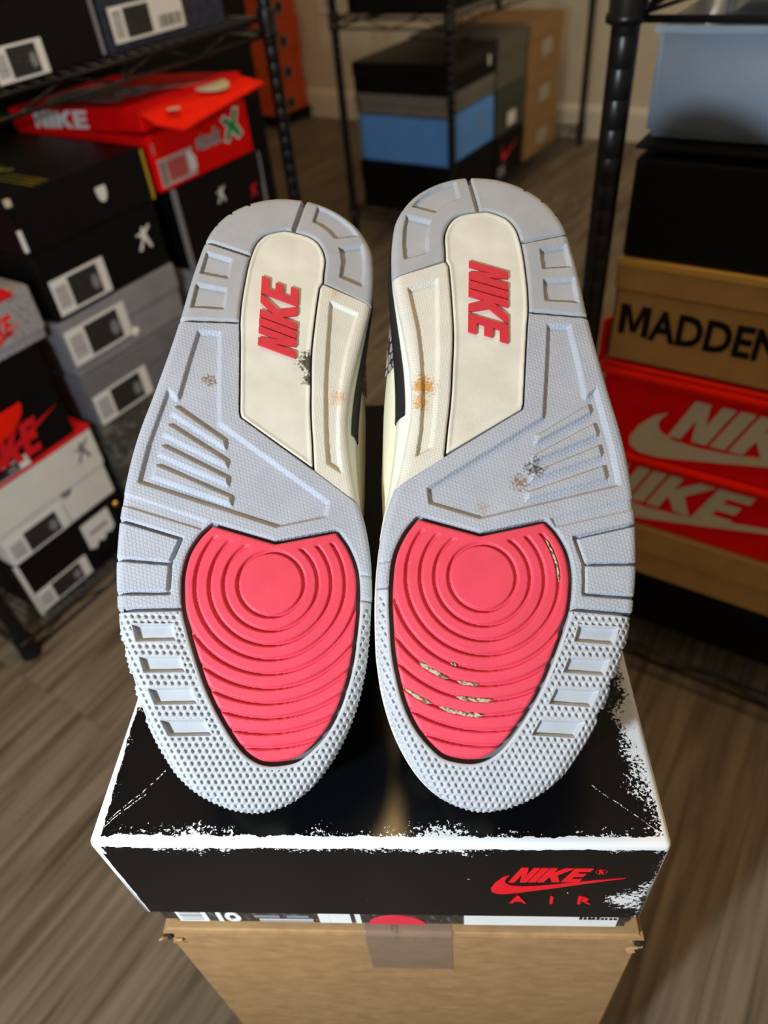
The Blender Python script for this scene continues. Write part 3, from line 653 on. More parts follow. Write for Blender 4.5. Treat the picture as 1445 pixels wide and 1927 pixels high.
# worn black shoe box
def worn_lid():
    m, t, b = nt('worn_black_lid'); tc = t.nodes.new('ShaderNodeTexCoord'); sp = t.nodes.new('ShaderNodeSeparateXYZ'); t.links.new(tc.outputs['Object'], sp.inputs[0])
    X, Y, Z = sp.outputs
    def hyp(a, b_): return math_node(t, 'SQRT', math_node(t, 'ADD', math_node(t, 'MULTIPLY', a, a), math_node(t, 'MULTIPLY', b_, b_)))
    dl = math_node(t, 'ADD', X, .131); dr = math_node(t, 'SUBTRACT', .131, X); df = math_node(t, 'ADD', Y, .175); dz = math_node(t, 'MULTIPLY', Z, -1.0)
    def noise(scale, detail=6, stretch=None):
        nz = t.nodes.new('ShaderNodeTexNoise'); nz.inputs['Scale'].default_value = scale; nz.inputs['Detail'].default_value = detail; nz.inputs['Roughness'].default_value = .65
        if stretch:
            mp = t.nodes.new('ShaderNodeMapping'); mp.inputs['Scale'].default_value = stretch; t.links.new(tc.outputs['Object'], mp.inputs[0]); t.links.new(mp.outputs[0], nz.inputs['Vector'])
        else: t.links.new(tc.outputs['Object'], nz.inputs['Vector'])
        return nz.outputs[0]
    fine = noise(620, 5); big = noise(26, 3); mid = noise(700, 3)
    big2 = noise(14, 2)
    # solid worn paper along the front top edge, the side edges and the upright corners, then speckled scuffs further in
    # solid strip wholly on the rolled edge: the print is worn off the fold
    wob = math_node(t, 'MULTIPLY', math_node(t, 'SUBTRACT', noise(110, 8, (1, 1, 1)), .5), .0052)
    fr = math_node(t, 'LESS_THAN', math_node(t, 'ADD', math_node(t, 'MAXIMUM', math_node(t, 'MULTIPLY', df, .8), dz), wob), .0034)
    sl = math_node(t, 'LESS_THAN', math_node(t, 'ADD', math_node(t, 'MAXIMUM', dl, math_node(t, 'MULTIPLY', dz, .6)), math_node(t, 'MULTIPLY', wob, 1.1)), math_node(t, 'ADD', .0012, math_node(t, 'MULTIPLY', math_node(t, 'SUBTRACT', .09, df, True), .055)))
    sr = math_node(t, 'LESS_THAN', math_node(t, 'ADD', math_node(t, 'MAXIMUM', dr, math_node(t, 'MULTIPLY', dz, .6)), math_node(t, 'MULTIPLY', wob, .8)), .0030)
    cl = math_node(t, 'LESS_THAN', math_node(t, 'ADD', math_node(t, 'MAXIMUM', dl, df), math_node(t, 'MULTIPLY', wob, .5)), .0042)
    crn = math_node(t, 'LESS_THAN', math_node(t, 'ADD', math_node(t, 'MAXIMUM', dr, df), math_node(t, 'MULTIPLY', wob, .5)), .0018)
    # speckled scuffs
    e_front = hyp(df, dz); e_l = hyp(dl, dz); e_r = hyp(dr, dz); e_rc = hyp(dr, df)
    def scuff(e, reach, gain):
        k = math_node(t, 'MULTIPLY', math_node(t, 'SUBTRACT', 1.0, math_node(t, 'DIVIDE', e, reach), True), gain)
        v = math_node(t, 'ADD', k, math_node(t, 'ADD', math_node(t, 'MULTIPLY', math_node(t, 'SUBTRACT', fine, .5), 1.5), math_node(t, 'MULTIPLY', math_node(t, 'SUBTRACT', big, .5), 1.5)))
        return math_node(t, 'GREATER_THAN', v, .72)
    s1 = scuff(e_front, .020, .82); s2 = scuff(e_l, .022, .80); s3 = scuff(e_r, .028, .98)
    dcx = math_node(t, 'SUBTRACT', X, .118); dcz = math_node(t, 'ADD', Z, .062)
    s4 = math_node(t, 'MULTIPLY', scuff(hyp(dcx, math_node(t, 'MULTIPLY', dcz, 1.2)), .034, .85), math_node(t, 'LESS_THAN', df, .004))
    s5 = math_node(t, 'MULTIPLY', scuff(e_rc, .020, .75), math_node(t, 'GREATER_THAN', dz, .002))
    # a few hairline creases across the top at both front corners
    def crease(x0, y0, x1, y1):
        L = math.hypot(x1-x0, y1-y0); nx, ny = -(y1-y0)/L, (x1-x0)/L
        d = math_node(t, 'ADD', math_node(t, 'MULTIPLY', math_node(t, 'SUBTRACT', X, x0), nx), math_node(t, 'MULTIPLY', math_node(t, 'SUBTRACT', Y, y0), ny))
        d = math_node(t, 'ABSOLUTE', math_node(t, 'ADD', d, math_node(t, 'MULTIPLY', math_node(t, 'SUBTRACT', noise(45, 4), .5), .004)))
        s = math_node(t, 'ADD', math_node(t, 'MULTIPLY', math_node(t, 'SUBTRACT', X, x0), (x1-x0)/L), math_node(t, 'MULTIPLY', math_node(t, 'SUBTRACT', Y, y0), (y1-y0)/L))
        on = math_node(t, 'MULTIPLY', math_node(t, 'GREATER_THAN', s, 0.0), math_node(t, 'LESS_THAN', s, L))
        return math_node(t, 'MULTIPLY', math_node(t, 'MULTIPLY', math_node(t, 'LESS_THAN', d, .00022), on), math_node(t, 'GREATER_THAN', mid, .50))
    c1 = crease(-.129, -.171, -.103, -.139); c2 = crease(.129, -.171, .100, -.146); c3 = crease(-.129, -.172, -.110, -.151)
    tot = fr
    for q in (sl, sr, cl, crn, s1, s2, s3, s4, s5, c1, c2, c3): tot = math_node(t, 'MAXIMUM', tot, q)
    dust = math_node(t, 'GREATER_THAN', noise(180, 2), .80); tot = math_node(t, 'MAXIMUM', tot, dust)
    mm = t.nodes.new('ShaderNodeMix'); mm.data_type = 'RGBA'; mm.inputs[6].default_value = (.0022, .0024, .0034, 1); mm.inputs[7].default_value = (.78, .78, .78, 1)
    t.links.new(tot, mm.inputs[0]); t.links.new(mm.outputs[2], b.inputs['Base Color'])
    rr = math_node(t, 'ADD', .22, math_node(t, 'MULTIPLY', tot, .5)); t.links.new(rr, b.inputs['Roughness']); b.inputs['Specular IOR Level'].default_value = .22
    return m
LIDW = worn_lid()
lx0, lx1, ly0 = -168.0, 94.0, 133.7
mx, my = (lx0+lx1)/2, ly0 + 175
r = empty('worn_shoe_box', subj(mx, my, ctop + 2.2), A30); tag(r, 'scuffed black shoe box with red lettering under the two sneakers', 'shoe box')
zl = (-321 - ctop - 2.2)/1000       # lid top above the box base
box('box_body', -.127, .127, -.1715, .1715, 0, zl - .003, mat('brown_black_card', (.035, .028, .024), .5, .4, .2, 30), r, .002)
bm = bmesh.new(); add_box(bm, -.131, .131, -.175, .175, -.085, 0)
bmesh.ops.delete(bm, geom=[f for f in bm.faces if all(v.co.z < -.08 for v in f.verts)], context='FACES')
bmesh.ops.bevel(bm, geom=[e for e in bm.edges if not e.is_boundary], offset=.0035, segments=4, affect='EDGES', profile=.5)
bmesh.ops.recalc_face_normals(bm, faces=bm.faces[:]); bmesh.ops.solidify(bm, geom=bm.faces[:], thickness=.0018)
lid = bm_obj('lid', bm, LIDW, r); lid.location = (0, 0, zl)
lid.data.polygons.foreach_set('use_smooth', [abs(max(map(abs, p.normal)) - 1) > .01 for p in lid.data.polygons])
REDL = mat('red_logo_print', (.86, .010, .020), .4, .4)
org = (-mx/1000, -.175, 0)
decal('printed_swoosh', '-y', org, [(a*.001, b*.001) for a, b in SWOOSH], REDL, lid, .0003)
NQ = ((25.0, -40.0), (30.4, -23.0), (62.8, -23.4), (57.6, -38.6))
for L in LETTERS:
    pts = []
    for s, u in L:
        bl, tl, tr, br = NQ
        bot = (bl[0] + (br[0]-bl[0])*s, bl[1] + (br[1]-bl[1])*s); top = (tl[0] + (tr[0]-tl[0])*s, tl[1] + (tr[1]-tl[1])*s)
        pts.append(((bot[0] + (top[0]-bot[0])*u)*.001, (bot[1] + (top[1]-bot[1])*u)*.001))
    decal('printed_letter', '-y', org, pts, REDL, lid, .0003)
for ch, a in (('A', 26.6), ('I', 45.2), ('R', 58.6)):
    text('printed_letter', ch, .0122, '-y', org, a*.001, -.0652, REDL, lid, .00015, 0, .98)
text('printed_letter', 'R', .0052, '-y', org, .0651, -.0283, REDL, lid, .0)
ring = disc(.0666, -.02645, .0026, n=24); 
bm = bmesh.new()
oo = [bm.verts.new(Vector(org) + Vector(frame_pt('-y', a, b, .0003))) for a, b in ring]
ii = [bm.verts.new(Vector(org) + Vector(frame_pt('-y', a, b, .0003))) for a, b in disc(.0666, -.02645, .00225, n=24)]
for i in range(24): bm.faces.new((oo[i], oo[(i+1) % 24], ii[(i+1) % 24], ii[i]))
bmesh.ops.recalc_face_normals(bm, faces=bm.faces[:]); bm_obj('printed_mark', bm, REDL, lid)
# size label on the end of the box, peeping out below the lid
bo = (-mx/1000, -.1715, zl)
lab = decal('size_label', '-y', bo, rect(-.1555, -.1065, .244, .022), speckle('label_brown_print', (.04, .03, .024), (.12, .10, .085), 300, .55), r, .0006)
bo2 = (-mx/1000, -.1721, zl)
for a, w_, m_ in ((-.1535, .017, PAPER), (-.069, .012, PAPER), (-.0545, .003, PAPER), (-.0745, .006, PAPER), (.004, .080, PAPER)):
    decal('label_patch', '-y', bo2, [(a, -.1065), (a + w_, -.1065), (a + w_, -.0855), (a, -.0855)], m_, lab, .0003)
decal('label_print', '-y', bo2, rect(-.1515, -.104, .012, .014), LINES, lab, .0005)
text('label_number', '10', .016, '-y', bo2, -.134, -.1045, PAPER, lab, .0004, 0, 1.15, .8)
for a, w_ in ((-.110, .014), (-.092, .012)): decal('label_print', '-y', bo2, rect(a, -.1, w_, .003), GREYP, lab, .0004)
decal('label_print', '-y', bo2, rect(-.108, -.1055, .03, .003), LINES, lab, .0004)
decal('red_disc', '-y', bo2, disc(-.032, -.1070, .0155, .0125, 28, 0, math.pi), mat('red_sticker', (.80, .03, .06), .45), lab, .0006)
random.seed(11)
for k in range(14):
    decal('label_mark', '-y', bo2, rect(.064 + (k % 9)*.0022, -.0955 + (k // 9)*.0032 - .0005, random.uniform(.001, .002), .0022), BLACK, lab, .0006)

# ------------------------------------------------------------------ sneakers
OUT0 = [(-8.1,299.1),(-15.9,297.5),(-23.9,294.1),(-30.8,289.5),(-35.9,284.3),(-39.9,277.9),(-42.5,271.6),(-43.4,263.2),(-43.7,255.0),(-43.3,247.4),(-42.2,238.8),(-36.7,213.3),(-35.0,205.0),(-33.3,195.9),(-32.2,186.0),(-31.7,178.9),(-32.0,170.4),(-33.1,161.6),(-34.7,150.9),(-36.7,140.6),(-39.6,131.6),(-41.4,123.6),(-42.6,115.9),(-43.3,107.3),(-43.6,98.8),(-43.6,93.5),(-43.4,87.8),(-43.1,82.3),(-42.6,75.0),(-41.8,66.6),(-40.8,61.6),(-39.8,56.0),(-37.9,49.1),(-35.5,42.2),(-32.9,36.1),(-29.8,30.4),(-25.7,24.2),(-20.9,18.5),(-15.1,13.8),(-8.5,10.6),(-2.1,8.8),(4.0,8.5),(12.0,10.0),(18.1,12.4),(23.5,15.0),(28.2,18.2),(32.4,21.9),(36.0,25.9),(38.8,30.1),(41.7,34.4),(44.2,38.6),(46.8,43.6),(50.1,50.5),(52.1,56.0),(54.7,63.2),(56.9,69.3),(59.3,76.0),(61.1,84.8),(61.8,89.3),(62.6,95.3),(63.5,101.8),(64.2,109.6),(64.5,117.4),(64.7,126.6),(64.4,133.4),(64.0,141.6),(63.1,151.2),(61.6,161.8),(59.4,172.5),(57.0,182.0),(54.8,191.6),(52.5,201.9),(51.0,208.7),(49.3,217.0),(48.0,224.3),(46.9,230.7),(45.6,239.3),(43.7,250.3),(41.8,259.2),(39.7,268.3),(37.6,274.3),(35.4,278.5),(31.3,284.3),(27.5,288.1),(22.2,292.1),(15.6,295.7),(9.5,297.7),(3.6,299.0)]
PAD0 = [(-27.0,124.2),(-0.9,118.0),(25.6,124.9),(30.0,120.0),(34.0,112.3),(35.5,103.3),(35.1,95.2),(34.1,88.7),(32.3,82.4),(29.2,73.7),(26.2,65.8),(22.5,57.2),(18.0,48.8),(13.0,41.0),(8.3,34.9),(3.6,31.0),(-1.6,29.0),(-8.1,29.1),(-14.2,30.8),(-20.4,36.0),(-25.1,41.7),(-29.1,49.4),(-32.0,58.2),(-34.3,68.0),(-35.6,78.8),(-36.6,93.0),(-35.8,106.8),(-32.1,116.9)]
SH_ARC = [(-18.6,250.5),(-18.8,256.1),(-19.3,262.0),(-18.8,266.2),(-17.1,270.9),(-14.0,274.8),(-9.3,277.3),(-0.4,279.0),(2.7,278.8),(7.5,277.1),(11.8,274.5),(15.3,269.5),(17.2,263.6),(18.7,255.9),(19.7,247.0),(20.6,236.0),(20.8,225.3),(20.1,215.6),(19.1,197.1),(18.2,179.2)]
SH_BOT = [(17.5,176.1),(-16.9,152.6)]
SH_MED = [(-15.9,166.9),(-15.1,175.6),(-14.6,184.5),(-14.4,193.4),(-14.1,204.8),(-14.2,214.4),(-14.8,223.7),(-15.8,236.6),(-16.9,247.5)]
RIBS = [[(46.7,181.0),(23.0,165.1),(22.2,159.9),(48.1,176.0)],[(48.7,172.0),(21.6,155.6),(20.9,151.4),(50.8,165.7)],[(50.8,161.8),(20.7,147.7),(20.0,143.0),(52.0,156.1)],[(52.3,152.5),(18.7,138.9),(18.1,134.3),(53.7,145.6)]]
def dense(pts, closed, step=1.0, cat=True):
    p = np.array(pts, float); n = len(p); out = []
    for i in range(n if closed else n - 1):
        p1, p2 = p[i], p[(i+1) % n]
        p0 = p[(i-1) % n] if (closed or i > 0) else 2*p1 - p2
        p3 = p[(i+2) % n] if (closed or i < n - 2) else 2*p2 - p1
        m = max(1, int(np.linalg.norm(p2 - p1) / step))
        for k in range(m):
            t = k / m
            out.append(.5*((2*p1) + (-p0+p2)*t + (2*p0-5*p1+4*p2-p3)*t*t + (-p0+3*p1-3*p2+p3)*t**3) if cat else p1 + (p2-p1)*t)
    if not closed: out.append(p[-1])
    return np.array(out)
def resample(p, step, closed=True):
    q = np.vstack([p, p[:1]]) if closed else p
    s = np.r_[0, np.cumsum(np.linalg.norm(np.diff(q, axis=0), axis=1))]
    n = int(s[-1] / step); u = np.linspace(0, s[-1], n + (0 if closed else 1), endpoint=not closed)
    return np.stack([np.interp(u, s, q[:, 0]), np.interp(u, s, q[:, 1])], 1)
def smooth_closed(p, k):
    w_ = np.exp(-.5*(np.arange(-3*k, 3*k+1)/k)**2); w_ /= w_.sum()
    return np.stack([np.convolve(np.r_[c[-3*k:], c, c[:3*k]], w_, 'valid') for c in p.T], 1)
OUT = smooth_closed(resample(dense(OUT0, True), .5), 5)
def normals(p):
    tg = np.roll(p, -1, 0) - np.roll(p, 1, 0); tg /= np.linalg.norm(tg, axis=1)[:, None] + 1e-9
    a = .5*np.sum(p[:, 0]*np.roll(p[:, 1], -1) - np.roll(p[:, 0], -1)*p[:, 1])
    return np.stack([tg[:, 1], -tg[:, 0]], 1) * (1 if a > 0 else -1)    # outwards
NRM = normals(OUT)
# moulded edge: fine teeth round the forefoot, three missing nubs, three nicks at the heel
s_arc = np.arange(len(OUT)) * .5
fore = np.clip((86 - OUT[:, 1]) / 6, 0, 1)
off = fore * .42 * np.sin(2*np.pi*s_arc/2.3)
for (nu, nv, dep, hw) in ((58.2,73.7,1.2,1.5),(53.6,60.3,1.9,1.7),(48.4,48.0,2.0,1.7),(20.2,292.6,2.6,.85),(28.5,286.1,2.6,.85),(34.3,278.4,2.4,.85)):
    dd = np.hypot(OUT[:, 0]-nu, OUT[:, 1]-nv); off -= dep*np.clip(1.4*(1 - (dd/ (hw*1.6))**2), 0, 1)
OUTT = OUT + NRM*off[:, None]
def nearest_i(poly, p): return int(np.argmin(((poly - np.array(p))**2).sum(1)))
def arc(poly, p, q, fwd_=True):
    i, j = nearest_i(poly, p), nearest_i(poly, q); n = len(poly)
    return poly[np.arange(i, j + 1 if j >= i else j + 1 + n) % n] if fwd_ else poly[np.arange(i, j - 1 if j <= i else j - 1 - n, -1) % n]
PADV = [np.array(PAD0[0]), np.array(PAD0[1]), np.array(PAD0[2])]
pad_side = dense(PAD0[2:] + PAD0[:1], False)
PAD = np.vstack([pad_side, dense([PAD0[0], PAD0[1], PAD0[2]], False, 1, False)[1:-1]])
PAD = resample(PAD, .6)
HOLE = PAD + normals(PAD)*1.75
SHP = np.vstack([dense(SH_ARC, False), dense(SH_BOT, False, 1, False), dense(SH_MED, False)])
SHP = resample(SHP, .6)
SHI = SHP - normals(SHP)*.8
def sd_poly(P, poly, cut=None):
    """signed distance, negative inside"""
    a = poly; b = np.roll(poly, -1, 0); d2 = np.full(len(P), 1e9); ins = np.zeros(len(P), bool)
    for (ax, ay), (bx, by) in zip(a, b):
        ex, ey = bx-ax, by-ay; L = ex*ex + ey*ey
        if L < 1e-12: continue
        px, py = P[:, 0]-ax, P[:, 1]-ay; t = np.clip((px*ex + py*ey)/L, 0, 1)
        d2 = np.minimum(d2, (px - t*ex)**2 + (py - t*ey)**2)
        if ay != by:
            c = (ay > P[:, 1]) != (by > P[:, 1]); ins ^= c & (P[:, 0] < (bx-ax)*(P[:, 1]-ay)/(by-ay) + ax)
    return np.where(ins, -1, 1)*np.sqrt(d2)
def near_pts(P, poly):
    best = np.full(len(P), 1e18); out = P.copy()
    for (ax, ay), (bx, by) in zip(poly, np.roll(poly, -1, 0)):
        ex, ey = bx-ax, by-ay; L = ex*ex + ey*ey
        if L < 1e-12: continue
        px, py = P[:, 0]-ax, P[:, 1]-ay; t = np.clip((px*ex + py*ey)/L, 0, 1)
        qx, qy = ax + t*ex, ay + t*ey; d = (P[:, 0]-qx)**2 + (P[:, 1]-qy)**2; k = d < best
        best[k] = d[k]; out[k, 0] = qx[k]; out[k, 1] = qy[k]
    return out
def line_d(P, pts):
    d2 = np.full(len(P), 1e9)
    for (ax, ay), (bx, by) in zip(pts[:-1], pts[1:]):
        ex, ey = bx-ax, by-ay; L = ex*ex + ey*ey; px, py = P[:, 0]-ax, P[:, 1]-ay; t = np.clip((px*ex + py*ey)/L, 0, 1)
        d2 = np.minimum(d2, (px - t*ex)**2 + (py - t*ey)**2)
    return np.sqrt(d2)
def sub(P, poly, m=3):
    poly = np.array(poly); return np.where((P[:, 0] > poly[:, 0].min()-m) & (P[:, 0] < poly[:, 0].max()+m) & (P[:, 1] > poly[:, 1].min()-m) & (P[:, 1] < poly[:, 1].max()+m))[0]
def recess(P, h, poly, depth, wall=1.1):
    i = sub(P, poly); 
    if len(i) == 0: return
    h[i] -= depth*np.clip(-sd_poly(P[i], np.array(poly, float))/wall, 0, 1)
def groove(P, h, pts, hw, depth, ramp=.55):
    i = sub(P, pts)
    if len(i) == 0: return
    h[i] = np.minimum(h[i], -depth*np.clip((hw + ramp - line_d(P[i], pts))/ramp, 0, 1))
def spring(v): return -16.23*np.clip((100-v)/100, 0, None)**2.2 - .95*np.clip((v-230)/70, 0, None)**2
_cache = {}
def region(poly, res, hfun, skirt=6.0):
    poly = np.array(poly, float)
    lo, hi = poly.min(0) - res, poly.max(0) + res
    nx, ny = int((hi[0]-lo[0])/res) + 2, int((hi[1]-lo[1])/res) + 2
    gx, gy = np.meshgrid(lo[0] + res*np.arange(nx), lo[1] + res*np.arange(ny), indexing='ij')
    P = np.stack([gx.ravel(), gy.ravel()], 1)
    pl = poly if len(poly) < 500 else poly
    sd = sd_poly(P, pl).reshape(nx, ny)
    cs = (sd[:-1, :-1] + sd[1:, :-1] + sd[1:, 1:] + sd[:-1, 1:])/4
    keep = cs < 0
    idx = np.arange(nx*ny).reshape(nx, ny)
    q = np.stack([idx[:-1, :-1][keep], idx[1:, :-1][keep], idx[1:, 1:][keep], idx[:-1, 1:][keep]], 1)
    cnt = np.bincount(q.ravel(), minlength=nx*ny)
    edge = np.where((cnt > 0) & (cnt < 4))[0]
    P[edge] = near_pts(P[edge], pl)
    used = np.where(cnt > 0)[0]; remap = -np.ones(nx*ny, int); remap[used] = np.arange(len(used))
    P = P[used]; q = remap[q]
    z = spring(P[:, 1]) + hfun(P)
    # skirt down from the boundary edges
    e = np.vstack([q[:, [0, 1]], q[:, [1, 2]], q[:, [2, 3]], q[:, [3, 0]]])
    key = np.sort(e, 1); kk = key[:, 0].astype(np.int64)*len(P) + key[:, 1]
    u, inv, c = np.unique(kk, return_inverse=True, return_counts=True)
    be = e[c[inv] == 1]; bv = np.unique(be); low = -np.ones(len(P), int); low[bv] = len(P) + np.arange(len(bv))
    V = np.vstack([np.c_[P, z], np.c_[P[bv], spring(P[bv, 1]) - skirt]])
    F = np.vstack([q, np.stack([be[:, 1], be[:, 0], low[be[:, 0]], low[be[:, 1]]], 1)])
    return V, F, len(q)
def build(name, data, m, parent, sgn):
    V, F, nq = data; V = V.copy(); V[:, 0] *= -sgn
    if -sgn < 0: F = F[:, ::-1]
    me = bpy.data.meshes.new(name); me.vertices.add(len(V)); me.vertices.foreach_set('co', (V*.001).ravel().astype(np.float32))
    me.loops.add(F.size); me.loops.foreach_set('vertex_index', F.ravel().astype(np.int32))
    me.polygons.add(len(F)); me.polygons.foreach_set('loop_start', np.arange(0, F.size, 4, dtype=np.int32))
    me.polygons.foreach_set('use_smooth', np.r_[np.ones(nq, bool), np.zeros(len(F)-nq, bool)])
    me.update(calc_edges=True); me.validate(); me.materials.append(m)
    return link(bpy.data.objects.new(name, me), parent)

def edge_round(P, h, rad):
    i = np.where((P[:, 0] < -1e9) | True)[0]
    d = np.clip(-sd_poly(P, OUT[::4]), 0, None); t = np.clip(1 - d/rad, 0, 1)
    h -= rad*.75*(1 - np.sqrt(np.clip(1 - t*t, 0, 1)))
LINES_G = dict(split=[(-8.4, 301), (-3.0, 279.5)], hg=[(40.5, 268.2), (18.6, 262.2)], bg=[(49.5, 223.4), (21.5, 224.9)], fg=[(62.5, 88.1), (34.0, 89.4)])
SQ = [[(38.5,261.9),(26.0,258.8),(27.1,247.6),(40.7,249.2)], [(41.9,243.9),(27.3,242.3),(27.9,230.9),(43.6,230.3)]]
ARC1 = [(-14.1,295.3),(-20.5,293.0),(-26.5,289.3),(-31.8,284.6),(-35.2,279.6),(-23.3,276.4),(-19.6,280.6),(-15.8,283.4),(-11.8,285.3)]
ARC2 = [(-25.2,271.8),(-37.4,274.9),(-38.6,266.0),(-38.6,258.0),(-37.6,249.8),(-25.8,254.3),(-26.4,258.5),(-26.8,263.0),(-26.2,268.0)]
CHN = [(39.4,219.1),(28.6,218.9),(27.6,200),(25.8,173.3),(-24.1,138.4),(-23.0,131.1),(-1.1,125.3),(58.9,142.7),(56.6,160),(50.2,188.8),(45.6,184.2),(43.0,200)]
CHA_O = [(-35.6,235.1),(-30.6,213.7),(-28.7,199.6),(-27.6,186.1),(-27.4,177.3),(-27.8,164.2),(-29.2,151.8)]
CHA_I = [(-22.1,156.3),(-20.9,168.8),(-20.3,182.0),(-20.0,195.4),(-20.4,214.1),(-21.4,240.8)]
TOE = [[(55.2,82.4),(52.8,75.5),(37.1,76.1),(39.0,82.7)],[(51.3,69.7),(48.9,63.3),(32.6,63.8),(35.1,69.9)],[(46.9,57.4),(43.7,50.9),(27.0,51.4),(30.0,57.7)],[(41.4,45.2),(37.7,38.9),(20.4,39.1),(23.9,45.3)]]
def h_heel(P):
    h = np.zeros(len(P)); 
    for q in SQ: recess(P, h, q, 2.1, .8)
    recess(P, h, ARC1, 1.8, .8); recess(P, h, ARC2, 2.1, .9)
    groove(P, h, LINES_G['split'], .60, 3.0, .7); groove(P, h, LINES_G['hg'], .40, 2.4, .8); groove(P, h, LINES_G['bg'], .40, 2.6, .7)
    edge_round(P, h, 4.0)
    d = np.clip(sd_poly(P, SHP[::3]), 0, None); h -= .7*np.clip(1 - d/1.2, 0, 1)
    return h
def h_mid(P):
    h = np.zeros(len(P))
    recess(P, h, CHN, 2.2, 1.4)
    for q in RIBS:
        i = sub(P, q)
        if len(i): h[i] += 2.0*np.clip(-sd_poly(P[i], np.array(q))/1.0, 0, 1)
    recess(P, h, [(66,138.8),(64.1,138.3),(28.0,127.4),(30.4,122.8),(63.9,132.1),(67,132.9)], 1.0, .9)
    for L in ([(66,126.6),(38.5,119.1),(42.0,108.0),(41.7,95.6),(64,94.9)], [(66,109.3),(42.2,108.0)]): groove(P, h, L, .5, 2.6, .5)
    groove(P, h, LINES_G['bg'], .40, 2.6, .7); groove(P, h, LINES_G['fg'], .6, 3.0, .6)
    groove(P, h, [(-36,106.3),(-45,105.2)], .1, .9, .9); groove(P, h, [(-37,95.0),(-45,94.6)], .2, 1.2, .9)
    edge_round(P, h, 3.5)
    d = np.clip(sd_poly(P, HOLE[::3]), 0, None); h -= .5*np.clip(1 - d/1.0, 0, 1)
    return h
def h_fore(P):
    h = np.zeros(len(P)); pitch = 2.75
    # rows of small asterisk-shaped pits
    row = np.round(P[:, 1]/(pitch*.866)); yy = P[:, 1] - row*pitch*.866; xo = (row % 2)*pitch/2
    xx = (P[:, 0] - xo + pitch/2) % pitch - pitch/2
    star = np.zeros(len(P))
    for k3 in range(6):
        a = math.pi/2 + k3*math.pi/3; along = xx*math.cos(a) + yy*math.sin(a); acr = np.abs(-xx*math.sin(a) + yy*math.cos(a))
        wide, lng = (.40, 1.0) if k3 % 2 else (.24, .95)
        star = np.maximum(star, np.clip(1.3 - acr/wide, 0, 1)*np.clip((lng - along)/.3, 0, 1)*(along > -.2)*(1.0 if k3 % 2 else .5))
    smooth_zone = np.zeros(len(P), bool)
    for q in TOE:
        i = sub(P, q); smooth_zone[i[sd_poly(P[i], np.array(q)) < .5]] = True
    dpad = np.clip(sd_poly(P, HOLE[::3]), 0, None); smooth_zone |= dpad < 1.4
    smooth_zone |= np.abs(P[:, 1] - (89.2 - .045*(P[:, 0]-34))) < 1.3
    h -= np.where(smooth_zone, 0, 1.25*star)
    for q in TOE: recess(P, h, q, 2.6, .9)
    groove(P, h, LINES_G['fg'], .6, 3.0, .6); groove(P, h, [(-37,95.0),(-45,94.6)], .2, 1.2, .9)
    edge_round(P, h, 6.5)
    h -= .5*np.clip(1 - dpad/.9, 0, 1)
    return h
CC = (0.0, 100.8)
def h_pad(P):
    h = np.full(len(P), -.35); rr = np.hypot(P[:, 0]-CC[0], P[:, 1]-CC[1])
    vtop = np.minimum(line_d(P, [PADV[0], PADV[1]]), line_d(P, [PADV[1], PADV[2]]))
    for k in range(12):
        R = 13.9 + 5.85*k; g = 1.7*np.clip((.95 - np.abs(rr - R))/.5, 0, 1)
        if k >= 1: g = g*np.clip((vtop - 3.6)/.8, 0, 1)
        h -= g
    d = np.clip(-sd_poly(P, PAD[::2]), 0, None); h -= .5*np.clip(1 - d/.9, 0, 1)
    return h
def h_shank(P):
    d = np.clip(-sd_poly(P, SHP[::2]), 0, None)
    return -.9 + .55*np.clip(1 - np.abs(d - 1.5)/1.3, 0, 1) - .6*np.clip(1 - d/.7, 0, 1)
def h_arch(P):
    h = np.full(len(P), -.25); recess(P, h, CHA_O + CHA_I, 2.0, 1.1); edge_round(P, h, 4.5)
    d = np.clip(sd_poly(P, SHP[::3]), 0, None); h -= .6*np.clip(1 - d/.7, 0, 1)
    return h
gc_o, gc_i, bg_o, bg_i, fg_o, fg_i, mc_t = (-42.4,239.9), (-18.6,250.3), (48.2,223.4), (20.9,224.9), (61.6,88.1), (34.2,89.4), (-37.3,137.3)
md_i = nearest_i(HOLE, (-38,94.7)); md_o = (-43.6, 94.6)
sh_arc = lambda p, q, f=True: arc(SHP, p, q, f)
R_heel = np.vstack([arc(OUTT, bg_o, gc_o), [gc_i], sh_arc(gc_i, bg_i)])
R_fore = np.vstack([arc(OUTT, md_o, fg_o), arc(HOLE, fg_i, HOLE[md_i])])
R_arch = np.vstack([arc(OUTT, gc_o, mc_t), [(-16.6, 152.2)], arc(SHP, (-16.9,152.6), (-18.3,249.6))])
R_mid = np.vstack([arc(OUTT, fg_o, bg_o), arc(SHP, bg_i, (17.6,176.0)), dense([(17.5,176.1),(-16.9,152.3)], False, 1, False), [(-37.0,137.6)], arc(OUTT, mc_t, md_o), arc(HOLE, HOLE[md_i], fg_i)])
DATA = dict(heel=region(R_heel, .5, h_heel), mid=region(R_mid, .42, h_mid), fore=region(R_fore, .30, h_fore), pad=region(PAD, .42, h_pad), shank=region(SHI, .6, h_shank), arch=region(R_arch, .5, h_arch))
def h_base(P): return np.full(len(P), -4.6)
DATA['base'] = region((OUT - NRM*1.6)[::2], 1.5, h_base, 6.0)

